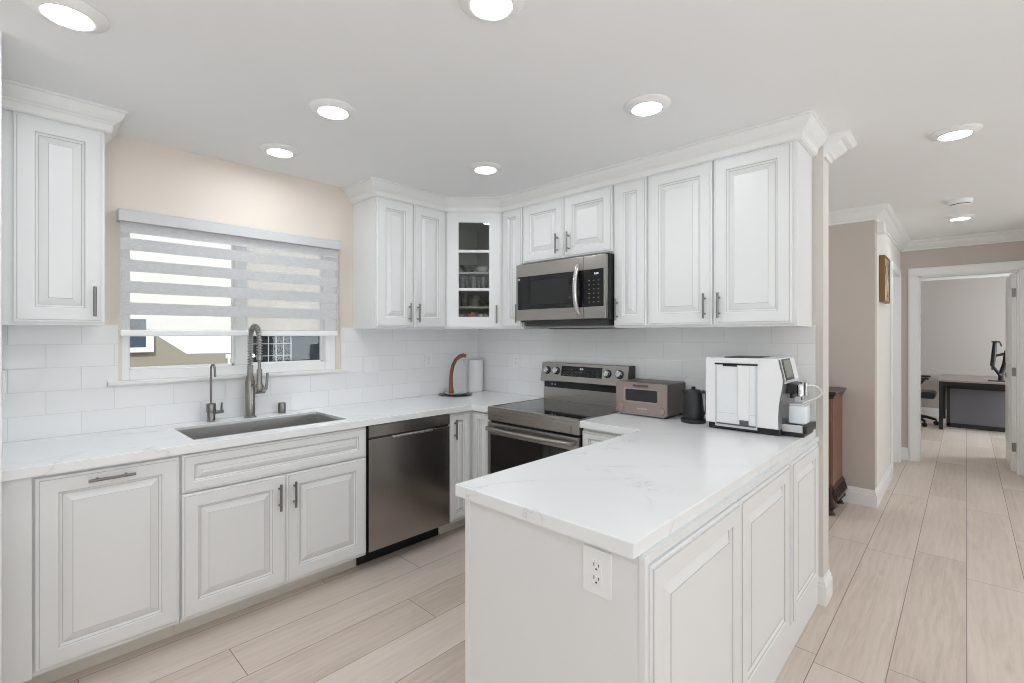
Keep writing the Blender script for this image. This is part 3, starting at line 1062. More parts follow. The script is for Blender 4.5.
for r_ in range(6):
    for c_ in range(3):
        loc = (xd + .040 + c_ * .034, 0, wz0 + .026 + r_ * .027)
        if k0 is None:
            k0 = obj('key', MB().box((0, -.4012, 0), (.010, -.4006, .006)), KEYM, cpo, loc)
        else:
            k1 = k0.copy(); COL.objects.link(k1); k1.parent = cpo; k1.location = loc


def digits(txt, h, name, parent, loc, rot, m, ext=0.0004):
    cu = bpy.data.curves.new(name, 'FONT')
    cu.body = txt
    cu.size = h
    cu.extrude = ext
    cu.align_x = 'CENTER'
    cu.align_y = 'CENTER'
    tmp = bpy.data.objects.new(name + '_tmp', cu)
    COL.objects.link(tmp)
    dg = bpy.context.evaluated_depsgraph_get()
    me = bpy.data.meshes.new_from_object(tmp.evaluated_get(dg))
    bpy.data.objects.remove(tmp)
    me.materials.clear()
    me.materials.append(m)
    o = bpy.data.objects.new(name, me)
    COL.objects.link(o)
    o.parent = parent
    o.location = loc
    o.rotation_euler = rot
    return o


digits('8:38', .018, 'clock_digits', cpo, (xd + .098, -.4010, wz1 - .028), (pi / 2, 0, 0), DISPLAY)

# ================================================================== RANGE
RG = thing('range', 'stainless electric range with black glass cooktop and backguard', 'stove', (0.8275, 0, 0))
W = 0.7605
obj('body', MB().box((0.003, -0.635, 0.09), (W - .003, -0.012, 0.902)), BLACK, RG)
obj('cooktop', MB().box((0.0, -0.655, 0.902), (W, -0.070, 0.9175), bev=.003), BLACKGLASS, RG)
mb = MB().box((-0.000, -0.662, 0.9), (0.006, -0.07, 0.9195)).box((W - .006, -0.662, 0.9), (W, -0.07, 0.9195))
mb.box((0.0, -0.664, 0.9), (W, -0.640, 0.9195), 0, .002)
obj('cooktop_rim', mb, STEEL, RG)
RINGM = mat('burner_ring_print', (.05, .05, .052), .12)
for (x, y, r) in ((.20, -.48, .115), (.56, -.48, .09), (.20, -.22, .075), (.56, -.22, .10)):
    n = 40
    mb = MB()
    vs = []
    for k in range(n):
        a = 2 * pi * k / n
        vs += [(x + r * cos(a), y + r * sin(a), .9178), (x + (r - .003) * cos(a), y + (r - .003) * sin(a), .9178)]
    mb.add(vs, [(2 * k, (2 * k + 2) % (2 * n), (2 * k + 3) % (2 * n), 2 * k + 1) for k in range(n)])
    obj('burner_ring', mb, RINGM, RG)
mb = MB().box((0.0, -0.664, 0.828), (W, -0.636, 0.9), 0, .002)
mb.box((0.050, -0.668, 0.874), (W - .055, -0.663, 0.878)).box((0.050, -0.668, 0.838), (W - .055, -0.663, 0.842)).box((0.050, -0.668, 0.842), (0.054, -0.663, 0.874)).box((W - .059, -0.668, 0.842), (W - .055, -0.663, 0.874))
obj('front_panel', mb, STEEL, RG)
odm = MB()
odm.box((0.004, -0.668, 0.735), (W - .004, -0.636, 0.812), 0, .003)
odm.box((0.004, -0.668, 0.245), (0.030, -0.636, 0.735)).box((W - .030, -0.668, 0.245), (W - .004, -0.636, 0.735)).box((0.004, -0.668, 0.215), (W - .004, -0.636, 0.245))
oven = obj('oven_door', odm, STEEL, RG)
obj('window', MB().box((0.030, -0.667, 0.245), (W - .030, -0.640, 0.735)), BLACKGLASS, oven)
N_ = 16
pts = [(0.030 + (W - .06) * i / N_, -0.700 - .022 * sin(pi * i / N_), 0.778) for i in range(N_ + 1)]
mb = MB().tube(pts, .0135, 10)
mb.box((0.024, -.712, .764), (0.042, -.664, .792), 0, .003).box((W - .042, -.712, .764), (W - .024, -.664, .792), 0, .003)
obj('handle', mb, STEEL, oven, smooth=True)
obj('storage_drawer', MB().box((0.004, -0.666, 0.095), (W - .004, -0.636, 0.205), 0, .004), STEEL, RG)
for x in (0.04, W - .04):
    for y in (-.58, -.06):
        obj('foot', MB().lathe([(.016, 0.001), (.016, .012), (.010, .014), (.010, .092)], 12, (x, y, 0)), BLACK, RG)
# backguard
mb = MB().prism([(-.009, .9), (-.072, .9), (-.072, 1.009), (-.060, 1.009), (-.009, 1.0095)], 0.006, W - .006, 'x')
bgd = obj('backguard', mb, STEEL, RG)
obj('vent_strip', MB().box((0.008, -.066, 1.009), (W - .008, -.010, 1.058)), BLACK, bgd)
mb = MB().prism([(-.012, 1.056), (-.098, 1.056), (-.104, 1.064), (-.080, 1.196), (-.076, 1.199), (-.012, 1.199)], 0.0, W - .012, 'x')
head = obj('control_head', mb, STEEL, bgd)
obj('side_cap', MB().prism([(-.010, 1.056), (-.098, 1.056), (-.076, 1.199), (-.010, 1.199)], W - .0119, W - .002, 'x'), BLACK, bgd)
ang = math.atan2(.024, .132)
# sloped face helper: point on face at height z
fy = lambda z: -.104 + (z - 1.064) * .024 / .132
R_ = Matrix.Rotation(-ang, 4, 'X')
mb = MB()
x0, x1 = 0.192, 0.546
mb.add([(x0, fy(1.104) - .0012, 1.104), (x1, fy(1.104) - .0012, 1.104), (x1, fy(1.178) - .0012, 1.178), (x0, fy(1.178) - .0012, 1.178),
        (x0, fy(1.104) + .002, 1.104), (x1, fy(1.104) + .002, 1.104), (x1, fy(1.178) + .002, 1.178), (x0, fy(1.178) + .002, 1.178)],
       [(0, 1, 2, 3), (4, 7, 6, 5), (0, 4, 5, 1), (1, 5, 6, 2), (2, 6, 7, 3), (3, 7, 4, 0)])
disp = obj('display', mb, BLACKGLASS, head)
digits('8:38', .017, 'clock_digits', disp, (0.372, fy(1.160) - .0016, 1.160), (pi / 2 - ang, 0, 0), DISPLAY)
k0 = None
for r_ in range(3):
    for c_ in range(9):
        if r_ == 2 and 3 <= c_ <= 5:
            continue
        z = 1.114 + r_ * .019
        loc = (.212 + c_ * .036, fy(z), z)
        if k0 is None:
            k0 = obj('key', MB().box((0, -.0017, 0), (.012, -.0010, .003)), KEYM, disp, loc)
        else:
            k1 = k0.copy(); COL.objects.link(k1); k1.parent = disp; k1.location = loc
for x in (0.060, 0.148, 0.591, 0.686):
    z = 1.140
    k = MB().lathe([(.030, 0), (.030, .004)], 20, (0, 0, 0), axis='y', mi=1)
    k.lathe([(.024, .004), (.022, .026), (.020, .028)], 20, (0, 0, 0), axis='y', mi=0)
    k.box((-.004, -.034, -.021), (.004, -.026, .021), 0, .002)
    obj('knob', k, [CHROME, BLACK], head, (x, fy(z) - .0005, z), rot=(-ang, 0, 0), smooth=True)
mb = MB().lathe([(.007, 0), (.007, .001)], 16, (0.085, -.0662, 1.034), axis='y')
obj('emblem', mb, TEXTGREY, bgd)
digits('LG', .016, 'logo', bgd, (0.112, -.0664, 1.034), (pi / 2, 0, 0), TEXTGREY)

# ================================================================== SINK AND FAUCETS
SK = thing('sink', 'stainless undermount workstation sink below the window', 'sink', (0.355, -1.939, 0.62))
x0, x1, y0, y1 = -0.2035, 0.2035, -0.3825, 0.3825
zt = ZC - TH - 0.62 - .001
mb = MB()
mb.box((x0 - .014, y0 - .014, zt - .012), (x0 - .0005, y1 + .014, zt)); mb.box((x1 + .0005, y0 - .014, zt - .012), (x1 + .014, y1 + .014, zt))
mb.box((x0, y0 - .014, zt - .012), (x1, y0 - .0005, zt)); mb.box((x0, y1 + .0005, zt - .012), (x1, y1 + .014, zt))
# stepped walls (ledge 3 cm below rim) and bottom
def ring_walls(mb, a, z0, z1, t=.003):
    X0, X1, Y0, Y1 = a
    mb.box((X0 - t, Y0 - t, z0), (X0, Y1 + t, z1)); mb.box((X1, Y0 - t, z0), (X1 + t, Y1 + t, z1))
    mb.box((X0, Y0 - t, z0), (X1, Y0, z1)); mb.box((X0, Y1, z0), (X1, Y1 + t, z1))
ring_walls(mb, (x0, x1, y0, y1), zt - .045, zt + .024)
l = .016
ring_walls(mb, (x0 + l, x1 - l, y0, y1), zt - .225, zt - .042)
mb.box((x0, y0, zt - .046), (x0 + l, y1, zt - .042)); mb.box((x1 - l, y0, zt - .046), (x1, y1, zt - .042))
mb.box((x0 + l, y0, zt - .228), (x1 - l, y1, zt - .224))
obj('basin', mb, SINKSTEEL, SK)
obj('drain', MB().lathe([(.045, 0), (.045, .003), (.030, .004), (.030, .002)], 20, (-.12, 0.1, zt - .2238)), CHROME, SK, smooth=True)

FA = thing('kitchen_faucet', 'tall gunmetal spring-neck faucet behind the sink', 'faucet', (0.082, -1.926, ZC))
mb = MB().lathe([(.034, .0005), (.034, .006), (.030, .010), (.027, .012), (.027, .215), (.024, .222), (.0225, .225), (.0225, .245), (.017, .252), (.017, .31), (.013, .315)], 24)
obj('body', mb, GUNMETAL, FA, smooth=True)
arc = []
R_a = .076
for i in range(9):
    arc.append((0, 0, .31 + .158 * i / 8))
for i in range(1, 21):
    a = pi - pi * i / 20
    arc.append((R_a + R_a * cos(a), 0, .468 + R_a * sin(a)))
for i in range(1, 8):
    arc.append((2 * R_a, 0, .468 - .098 * i / 7))
obj('hose', MB().tube(arc, .009, 8), mat('faucet_hose', (.42, .42, .42), .4), FA, smooth=True)
# spring as helix along the arc
def helix(path, rad, turns, wire, seg=6, per=12):
    P_ = [Vector(p) for p in path]
    cum = [0]
    for a, b in zip(P_[:-1], P_[1:]):
        cum.append(cum[-1] + (b - a).length)
    tot = cum[-1]
    out = []
    nS = turns * per
    j = 0
    for k in range(nS + 1):
        d = tot * k / nS
        while j < len(cum) - 2 and cum[j + 1] < d:
            j += 1
        t = (d - cum[j]) / max(1e-9, cum[j + 1] - cum[j])
        p = P_[j].lerp(P_[j + 1], t)
        T = (P_[j + 1] - P_[j]).normalized()
        n1 = Vector((0, 1, 0))
        n2 = T.cross(n1)
        a = 2 * pi * k / per
        out.append(p + (n1 * cos(a) + n2 * sin(a)) * rad)
    return MB().tube(out, wire, seg)
obj('spring', helix(arc, .0135, 32, .0030), GUNMETAL, FA, smooth=True)
xx = 2 * R_a
mb = MB().lathe([(.014, .372), (.016, .366), (.016, .350), (.009, .343), (.009, .300), (.0145, .292), (.0145, .215), (.019, .205), (.019, .172), (.016, .165)][::-1], 20, (xx, 0, 0))
obj('spray_head', mb, GUNMETAL, FA, smooth=True)
mb = MB().tube([(0.015, 0, .275), (xx - .02, 0, .275)], .006, 8).tube([(0.02, 0, .19), (xx - .014, 0, .19)], .007, 8).lathe([(.024, .262), (.024, .284)], 18, (xx, 0, 0))
mb.tube([(xx, 0, .285), (xx, 0, .26)], .024, 14)
obj('docking_arm', MB().tube([(0.015, 0, .195), (xx - .016, 0, .195)], .0075, 8).lathe([(.025, .187), (.025, .203)], 18, (xx, 0, 0)), GUNMETAL, FA, smooth=True)
mb = MB().tube([(0, .020, .150), (0, .082, .150)], [.015, .015], 12).tube([(0, .075, .150), (0.004, .088, .165), (.006, .092, .20), (.008, .095, .262)], [.011, .010, .007, .008], 10)
obj('lever', mb, GUNMETAL, FA, smooth=True)

FF = thing('filter_faucet', 'slim gooseneck filtered-water tap left of the spring faucet', 'faucet', (0.070, -2.129, ZC))
obj('body', MB().lathe([(.021, .0005), (.021, .045), (.0205, .046), (.0205, .052), (.024, .053), (.024, .095), (.021, .102), (.008, .104)], 20), NICKEL, FF, smooth=True)
pts = [(0, 0, .10), (0, 0, .20), (0, 0, .29)] + [(.036 - .036 * cos(pi * i / 10), 0, .295 + .034 * sin(pi * i / 10)) for i in range(0, 10)] + [(.074, 0, .282), (.080, 0, .258)]
obj('spout', MB().tube(pts, .0058, 10), NICKEL, FF, smooth=True)
mb = MB().tube([(0, .020, .050), (0, .062, .050)], .010, 10).tube([(0, .052, .054), (0.002, .054, .102)], [.006, .005], 8)
obj('lever', mb, NICKEL, FF, smooth=True)
o = obj('sink_air_gap', MB().lathe([(.023, .0005), (.023, .060), (.021, .066), (.018, .067)], 22), NICKEL, None, (0.066, -1.736, ZC), smooth=True)
tag(o, 'short nickel cylinder cap on the counter right of the spring faucet', 'air gap')

# ================================================================== BLIND
BL = thing('zebra_blind', 'light grey zebra roller blind half covering the kitchen window', 'blind', (0.004, -2.538, 1.395))
bx0, bx1 = 0.0, 1.165          # along y, measured near the wall; blind stands 5.5 cm off it
mb = MB()
mb.prism([(0.0, .600), (.075, .600), (.076, .606), (.076, .655), (.070, .662), (0.0, .662)], -0.004, 1.192, 'y')
obj('cassette', mb, mat('blind_cassette', (.58, .58, .585), .5), BL)
mb = MB()
bz = [(.545, .600), (.455, .518), (.345, .407), (.233, .296), (.120, .183)]
for (a, b) in bz:
    obj('fabric_band', MB().box((.044, 0.006, a), (.046, 1.174, b)), BAND, BL)
mb = MB()
for (a, b) in ((.518, .545), (.407, .455), (.296, .345), (.183, .233), (.038, .120)):
    mb.box((.0445, 0.006, a), (.0455, 1.174, b))
obj('sheer_fabric', mb, SHEER, BL)
obj('bottom_rail', MB().box((.034, 0.004, 0.006), (.056, 1.176, .040), 0, .006), PLASTIC, BL)
obj('pull_chain', MB().tube([(.050, 1.186, .600), (.050, 1.186, .03)], .0028, 6).tube([(.062, 1.186, .600), (.062, 1.186, .03)], .0028, 6).tube([(.050, 1.186, .03), (.056, 1.186, .022), (.062, 1.186, .03)], .0028, 6),
    mat('chain_beige', (.50, .44, .38), .4), BL)

# ================================================================== OUTLETS
SLOT = mat('outlet_slot', (.05, .05, .05), .6)


def outlet(loc, rz, label, gangs=1, w=.072, h=.118, switch=False, cat='outlet', shade=PLASTIC):
    r = thing('light_switch' if switch else 'wall_outlet', label, cat, loc, rz)
    W_ = w + .046 * (gangs - 1)
    obj('cover_plate', MB().box((-W_ / 2, -.008, -h / 2), (W_ / 2, -.0005, h / 2), 0, .002), shade, r)
    for g in range(gangs):
        cx = (g - (gangs - 1) / 2) * .046
        if switch:
            obj('rocker', MB().box((cx - .0165, -.011, -.033), (cx + .0165, -.0075, .033), 0, .0015), shade, r)
        else:
            q = obj('receptacle', MB().box((cx - .0165, -.010, -.034), (cx + .0165, -.0075, .034), 0, .0015), shade, r)
            mb = MB()
            for s in (-1, 1):
                mb.box((cx - .008, -.0104, s * .017 - .001), (cx - .0055, -.0098, s * .017 + .008))
                mb.box((cx + .0055, -.0104, s * .017 - .001), (cx + .008, -.0098, s * .017 + .006))
                mb.lathe([(.0028, 0), (.0028, .0005)], 8, (cx, -.0099, s * .017 - .008), axis='y')
            obj('slots', mb, SLOT, q)
    return r


outlet((2.518, PY0 - .0012, 0.798), 0, 'white duplex outlet on the peninsula end panel', 1, .086, .118)
outlet((0.008, -0.560, 1.200), pi / 2, 'white duplex outlet on window wall tile left of the paper towels')
outlet((0.486, -0.008, 1.190), 0, 'white duplex outlet on the range wall tile left of the range')
outlet((0.008, -1.076, 1.190), pi / 2, 'white double rocker switch right of the kitchen window', 2, switch=True, cat='switch')
outlet((0.30, -2.9488, 1.20), pi, 'white switch plate on the short wall at the counter left end', 1, switch=True, cat='switch')

# ================================================================== COUNTER ITEMS
# banana hanger
BH = thing('banana_hanger', 'curved wooden fruit hanger on a round glass dish in the corner', 'fruit hanger', (0.150, -0.385, ZC))
obj('leaf_tray', MB().lathe([(.100, .0005), (.135, .006), (.140, .009), (.136, .010), (.10, .005), (.05, .004)], 30), mat('tray_dark_green', (.07, .08, .06), .35), BH, smooth=True)
obj('dish', MB().lathe([(.060, .006), (.092, .012), (.098, .022), (.094, .022), (.088, .015), (.05, .012)], 28), mat('dish_pale_glass', (.62, .68, .68), .15), BH, smooth=True)
pts = [(-.03, -.02, .012), (-.032, -.022, .06), (-.036, -.020, .12), (-.036, -.015, .18), (-.028, -.005, .24), (-.008, .012, .29), (.018, .030, .318), (.045, .047, .326), (.062, .058, .318)]
obj('arm', MB().tube(pts, [.022, .019, .016, .015, .015, .015, .016, .017, .015], 12), WALNUT, BH, smooth=True)
pts = [(.030, .038, .308), (.030, .038, .280), (.034, .042, .262), (.044, .050, .258), (.052, .056, .268)]
obj('hook', MB().tube(pts, .0028, 8), CHROME, BH, smooth=True)
PT = thing('paper_towel_roll', 'upright white paper towel roll in the counter corner', 'paper towel', (0.082, -0.100, ZC))
mb = MB().lathe([(.060, .0005), (.063, .004), (.063, .272), (.060, .276), (.022, .276), (.022, .20)], 32)
obj('roll', mb, mat('paper_white', (.84, .84, .84), .9), PT, smooth=True)
obj('core', MB().lathe([(.0215, .01), (.0215, .2745), (.0195, .2745), (.0195, .02)], 20), mat('cardboard', (.45, .36, .26), .9), PT, smooth=True)

# toaster oven
TO = thing('toaster_oven', 'mocha brown toaster oven on the counter right of the range', 'toaster oven', (1.603, -0.282, ZC))
W, Dp, Hh = 0.342, 0.255, 0.205
mb = MB()
mb.box((0, 0.004, .012), (W, Dp, Hh), 0, .010)
obj('body', mb, mat('mocha_shell', (.115, .092, .085), .42, .2), TO, smooth=True)
def rrect(x0, z0, x1, z1, r, n=6):
    out = []
    for (cx, cz, a0) in ((x1 - r, z1 - r, 0), (x0 + r, z1 - r, pi / 2), (x0 + r, z0 + r, pi), (x1 - r, z0 + r, 3 * pi / 2)):
        for i in range(n + 1):
            a = a0 + pi / 2 * i / n
            out.append((cx + r * cos(a), cz + r * sin(a)))
    return out
fd = obj('front_panel', MB().prism(rrect(.002, .014, W - .002, Hh - .002, .010), -.006, .004, 'y'), MOCHA, TO)
obj('window_bezel', MB().prism(rrect(.056, .082, W - .052, .170, .014), -.009, -.005, 'y'), mat('mocha_bezel', (.42, .35, .32), .35, .3), fd)
obj('window', MB().prism(rrect(.070, .091, W - .060, .162, .010), -.0096, -.0085, 'y'), mat('oven_window', (.022, .023, .026), .12), fd)
obj('handle', MB().box((.128, -.026, .181), (.226, -.018, .193), 0, .003).box((.134, -.02, .183), (.144, -.005, .191)).box((.210, -.02, .183), (.220, -.005, .191)), MOCHADARK, fd)
for x in (.034, W - .036):
    k = MB().lathe([(.022, 0), (.022, .010), (.019, .013), (.017, .013)], 22, axis='y').box((-.003, -.016, 0), (.003, -.012, .017))
    obj('knob', k, MOCHA, fd, (x, -.006, .044), smooth=True)
digits('BALMUDA', .015, 'logo', fd, (W / 2 + .01, -.0065, .046), (pi / 2, 0, 0), mat('logo_pale', (.75, .68, .64), .4))
mb = MB()
for x in (.022, W - .022):
    for y in (.03, Dp - .03):
        mb.lathe([(.012, .0005), (.012, .014)], 12, (x, y, 0))
obj('feet', mb, BLACK, TO)
obj('crumb_tray', MB().box((.02, -.004, .008), (W - .02, Dp - .02, .0125)), mat('tray_steel', (.55, .55, .56), .3, .9), TO)
# kettle
KT = thing('kettle', 'matte black electric kettle between the toaster oven and coffee machine', 'kettle', (2.086, -0.255, ZC))
obj('power_base', MB().lathe([(.066, .0005), (.068, .006), (.068, .020), (.062, .024)], 28), KETTLE, KT, smooth=True)
obj('body', MB().lathe([(.054, .0245), (.057, .030), (.056, .060), (.050, .130), (.045, .172), (.043, .176)], 28), KETTLE, KT, smooth=True)
obj('lid', MB().lathe([(.042, .176), (.038, .184), (.014, .187), (.010, .190), (.012, .198), (.008, .202)], 24), KETTLE, KT, smooth=True)
obj('handle', MB().tube([(.040, -.006, .172), (.062, -.009, .178), (.080, -.012, .168), (.082, -.012, .120), (.078, -.012, .070), (.060, -.009, .050)], [.009, .009, .010, .010, .009, .007], 10), KETTLE, KT, smooth=True)
obj('spout', MB().tube([(-.040, .006, .150), (-.058, .009, .168), (-.066, .010, .176)], [.012, .009, .007], 10), KETTLE, KT, smooth=True)

# coffee machine (front faces the hall, +x)
CM = thing('coffee_machine', 'white automatic coffee machine with touchscreen on the peninsula end', 'coffee machine', (2.196, -0.085, ZC))
Wd, Dy = 0.352, 0.272
CW = mat('machine_white', (.85, .85, .85), .22)
CG = mat('machine_light_grey', (.62, .64, .66), .25)
prof = [(0.0, .034), (0.0, .366), (.006, .374), (.340, .378), (.350, .372), (.356, .340), (.366, .300), (.370, .270), (.366, .235), (.358, .190), (.352, .150), (.349, .100), (.350, .034)]
mb = MB().prism(prof, -Dy, 0.0, 'y')
bm = bmesh.new()
obj('body', mb, CW, CM)
obj('edge_strip', MB().prism([(p[0] + .0005, p[1]) for p in prof[4:]] + [(p[0] + .006, p[1]) for p in prof[4:]][::-1], -Dy + .003, -.003, 'y'), mat('machine_dark_strip', (.16, .17, .18), .2), CM)
obj('base', MB().box((.010, -Dy + .012, .0005), (.356, -.012, .034), 0, .006).box((.345, -Dy + .05, .0005), (.45, -.035, .0215), 0, .004), BLACK, CM)
obj('top_hatch', MB().box((.085, -Dy + .03, .374), (.25, -.03, .3795), 0, .003), BLACK, CM)
# water tank panel on the near side
mb = MB()
t0 = -Dy - .0035
mb.box((.050, t0, .028), (.056, -Dy, .350)).box((.250, t0, .028), (.256, -Dy, .350)).box((.050, t0, .018), (.256, -Dy, .030)).box((.056, t0 + .001, .088), (.250, -Dy, .0905))
tank = obj('water_tank', mb, CG, CM)
obj('tank_panel', MB().box((.058, t0 + .0015, .036), (.248, -Dy, .338)), mat('tank_white', (.82, .83, .84), .2), tank)
obj('tank_slot', MB().box((.048, t0 - .001, .340), (.258, -Dy, .348)).box((.090, t0 - .001, .332), (.160, -Dy, .342)), BLACK, tank)
obj('tank_grip', MB().box((.165, t0 - .010, .060), (.221, -Dy, .338), 0, .006), CW, tank)
obj('tank_latch', MB().box((.174, t0 - .009, .036), (.216, -Dy, .060), 0, .003).box((.060, t0 - .003, .030), (.250, -Dy, .037)), mat('latch_dark', (.10, .10, .11), .3), tank)
# fascia, screen
mb = MB().prism([(.345, .370), (.358, .376), (.381, .272), (.378, .258), (.355, .258)], -Dy + .012, -.014, 'y')
obj('fascia', mb, CW, CM)
mb = MB().prism([(.3585, .376), (.3610, .375), (.3832, .274), (.3808, .274)], -Dy + .016, -Dy + .165, 'y')
sc = obj('touchscreen', mb, BLACKGLASS, CM)
mb = MB().prism([(.3625, .3695), (.3634, .3695), (.3814, .286), (.3806, .286)], -Dy + .030, -Dy + .150, 'y')
obj('screen_face', mb, mat('screen_green_grey', (.17, .19, .16), .15), sc)
obj('spout', MB().box((.362, -Dy + .055, .208), (.412, -.075, .2575), 0, .006).box((.384, -Dy + .06, .186), (.400, -.12, .210), 0, .004), BLACK, CM)
mb = MB().lathe([(.014, .196), (.014, .252), (.011, .257)], 20, (.427, -Dy + .075, 0)).lathe([(.009, .198), (.009, .264)], 18, (.447, -Dy + .105, 0)).lathe([(.008, .178), (.008, .200)], 14, (.436, -Dy + .09, 0))
obj('milk_frother', mb, CHROME, CM, smooth=True)
mb = MB().box((.352, -Dy + .045, .022), (.444, -.03, .058), 0, .003)
tr = obj('drip_tray', mb, mat('tray_satin', (.66, .67, .68), .25, .6), CM)
obj('tray_end', MB().box((.4445, -Dy + .045, .020), (.462, -.03, .060), 0, .006), BLACK, tr)
mb = MB()
for i in range(9):
    mb.box((.362 + i * .0068, -Dy + .06, .0582), (.3655 + i * .0068, -.05, .0592))
obj('grate', mb, mat('latch_dark', (.10, .10, .11), .3), tr)
# milk container with its tube
MC = thing('milk_container', 'translucent milk container with a looping white tube beside the coffee spout', 'milk container', (2.617, -0.255, ZC + .0606))
mb = MB().box((-.042, -.040, 0.0), (.032, .060, .090), 0, .010)
FROST = mat('frosted_plastic', (.80, .85, .88), .22)
obj('jug', mb, FROST, MC, smooth=True)
obj('lid', MB().box((-.040, -.038, .090), (.030, .058, .098), 0, .003), mat('lid_clear_grey', (.70, .74, .76), .2), MC)
pts = [(.033, -.005, .186), (.045, .01, .190), (.070, .03, .180), (.084, .04, .154), (.070, .04, .132), (.040, .03, .116), (.018, .015, .105), (.008, .005, .094)]
sm = []
for i in range(len(pts) - 1):
    p0, p1, p2, p3 = [Vector(pts[max(0, min(len(pts) - 1, i + k))]) for k in (-1, 0, 1, 2)]
    for t in (0, .25, .5, .75):
        sm.append(0.5 * ((2 * p1) + (p2 - p0) * t + (2 * p0 - 5 * p1 + 4 * p2 - p3) * t * t + (3 * p1 - p0 - 3 * p2 + p3) * t ** 3))
sm.append(Vector(pts[-1]))
obj('tube', MB().tube(sm, .0035, 8), PLASTIC, MC, smooth=True)

# ================================================================== CEILING FIXTURES
def down_light(x, y, label):
    r = thing('ceiling_light', label, 'ceiling light', (x, y, H), group='recessed ceiling lights')
    obj('trim_ring', MB().lathe([(.063, -.018), (.067, -.0205), (.072, -.020), (.098, -.008), (.103, -.003), (.103, -.0004), (.063, -.0004), (.063, -.018)], 40, caps=False), TRIM, r, smooth=True)
    obj('lens', MB().lathe([(.0628, -.0185), (.0628, -.0008)], 40), LENS, r)
    return r


down_light(1.112, -2.799, 'round recessed ceiling light at the top left corner above the sink counter')
down_light(1.094, -1.901, 'round recessed ceiling light out from the window above the kitchen floor')
down_light(0.408, -1.877, 'round recessed ceiling light directly above the sink and window')
down_light(1.041, -0.888, 'round recessed ceiling light in front of the glass corner cabinet')
down_light(2.161, -0.943, 'round recessed ceiling light before the wide cabinet near the peninsula')
down_light(2.140, -1.900, 'round recessed ceiling light cut by the top edge above the peninsula')
down_light(3.167, 0.409, 'round recessed ceiling light nearest in the hall beside the range wall end')
down_light(3.168, 2.858, 'round recessed ceiling light beyond the smoke detector in the hall')
SD_ = thing('smoke_detector', 'white round smoke detector on the hall ceiling', 'smoke detector', (3.176, 2.128, H))
obj('base_plate', MB().lathe([(.070, -.010), (.073, -.008), (.073, -.0005)], 32), PLASTIC, SD_, smooth=True)
obj('housing', MB().lathe([(.066, -.034), (.071, -.030), (.071, -.0102)], 32), PLASTIC, SD_, smooth=True)
obj('vent_gap', MB().lathe([(.058, -.040), (.058, -.0341)], 32), SLOT, SD_)
obj('cap', MB().lathe([(.040, -.050), (.058, -.047), (.062, -.0401)], 32), PLASTIC, SD_, smooth=True)

# ================================================================== HALL OBJECTS
CH = thing('door_chime', 'small white chime box high on the hall wall under the crown moulding', 'chime', (2.6675, 2.06, 2.260))
obj('housing', MB().box((0, 0, 0), (.048, .13, .088), 0, .004), PLASTIC, CH)
obj('back_plate', MB().box((-.0003, -.004, -.004), (.006, .134, .092), 0, .001), TRIM, CH)
PC = thing('framed_picture', 'gilt framed picture hanging on the hall wall', 'picture', (2.6675, 2.20, 1.69))
Wp, Hp = .37, .40
mb = MB()
fwid = .016
for (a, b) in (((0, 0, 0), (.040, fwid, Hp)), ((0, Wp - fwid, 0), (.040, Wp, Hp)), ((0, fwid, 0), (.040, Wp - fwid, fwid)), ((0, fwid, Hp - fwid), (.040, Wp - fwid, Hp))):
    mb.box(a, b, 0, .004)
obj('frame', mb, GOLD, PC)
PICT = mat('picture_canvas', (.1, .08, .06), .6)
nz = noise(PICT, objcoord(PICT), 9, 4, .6)
L(PICT, ramp(PICT, nz, [(.36, (.02, .02, .025)), (.46, (.30, .24, .17)), (.55, (.60, .54, .46))]), bsdf(PICT).inputs['Base Color'])
obj('canvas', MB().box((.002, .016, .016), (.032, Wp - .016, Hp - .016)), PICT, PC)

HU = thing('hutch', 'brown wood hutch with dark top and carved feet behind the range wall', 'hutch', (1.30, 1.48, 0))
Wh, Dh = 1.155, 0.405
obj('body', MB().box((0, 0, .225), (Wh, Dh, .91)), HUTCHW, HU)
mb = MB().box((-.028, -.034, .945), (Wh + .028, Dh + .008, .968), 0, .006).box((-.016, -.020, .925), (Wh + .016, Dh + .006, .945), 0, .006).box((-.006, -.008, .910), (Wh + .008, Dh + .002, .925))
obj('top', mb, DARKW, HU)
mb = MB().prism([(0.0, .225), (.004, .225), (.016, .205), (.018, .180), (.034, .150), (.036, .125), (.024, .110), (0.0, .110)], -.005, Dh + .002, 'y')
mb.v = [(p[0] + Wh, p[1], p[2]) for p in mb.v]
mb.box((-.02, -.036, .110), (Wh, Dh, .225), 0, .01)
for k in range(10):
    mb.tube([(Wh + .014, .02 + k * .038, .21), (Wh + .036, .02 + k * .038, .145)], .006, 6)
obj('base_moulding', mb, DARKW, HU)
for (x, y) in ((Wh - .02, .02), (Wh - .02, Dh - .03), (.03, .02), (.03, Dh - .03)):
    obj('foot', MB().tube([(x, y, .125), (x + .012, y - .01, .08), (x - .004, y, .040), (x + .008, y - .008, .012), (x + .012, y - .012, .002)], [.042, .038, .022, .026, .028], 12), DARKW, HU, smooth=True)
drs = MB()
for i in range(3):
    pf = panel_front(.36, .66, .015, .05)
    pf.shift((.03 + i * .38, 0, .25)); drs.add(pf.v, pf.f)
    
obj('door_fronts', drs, HUTCHW, HU)

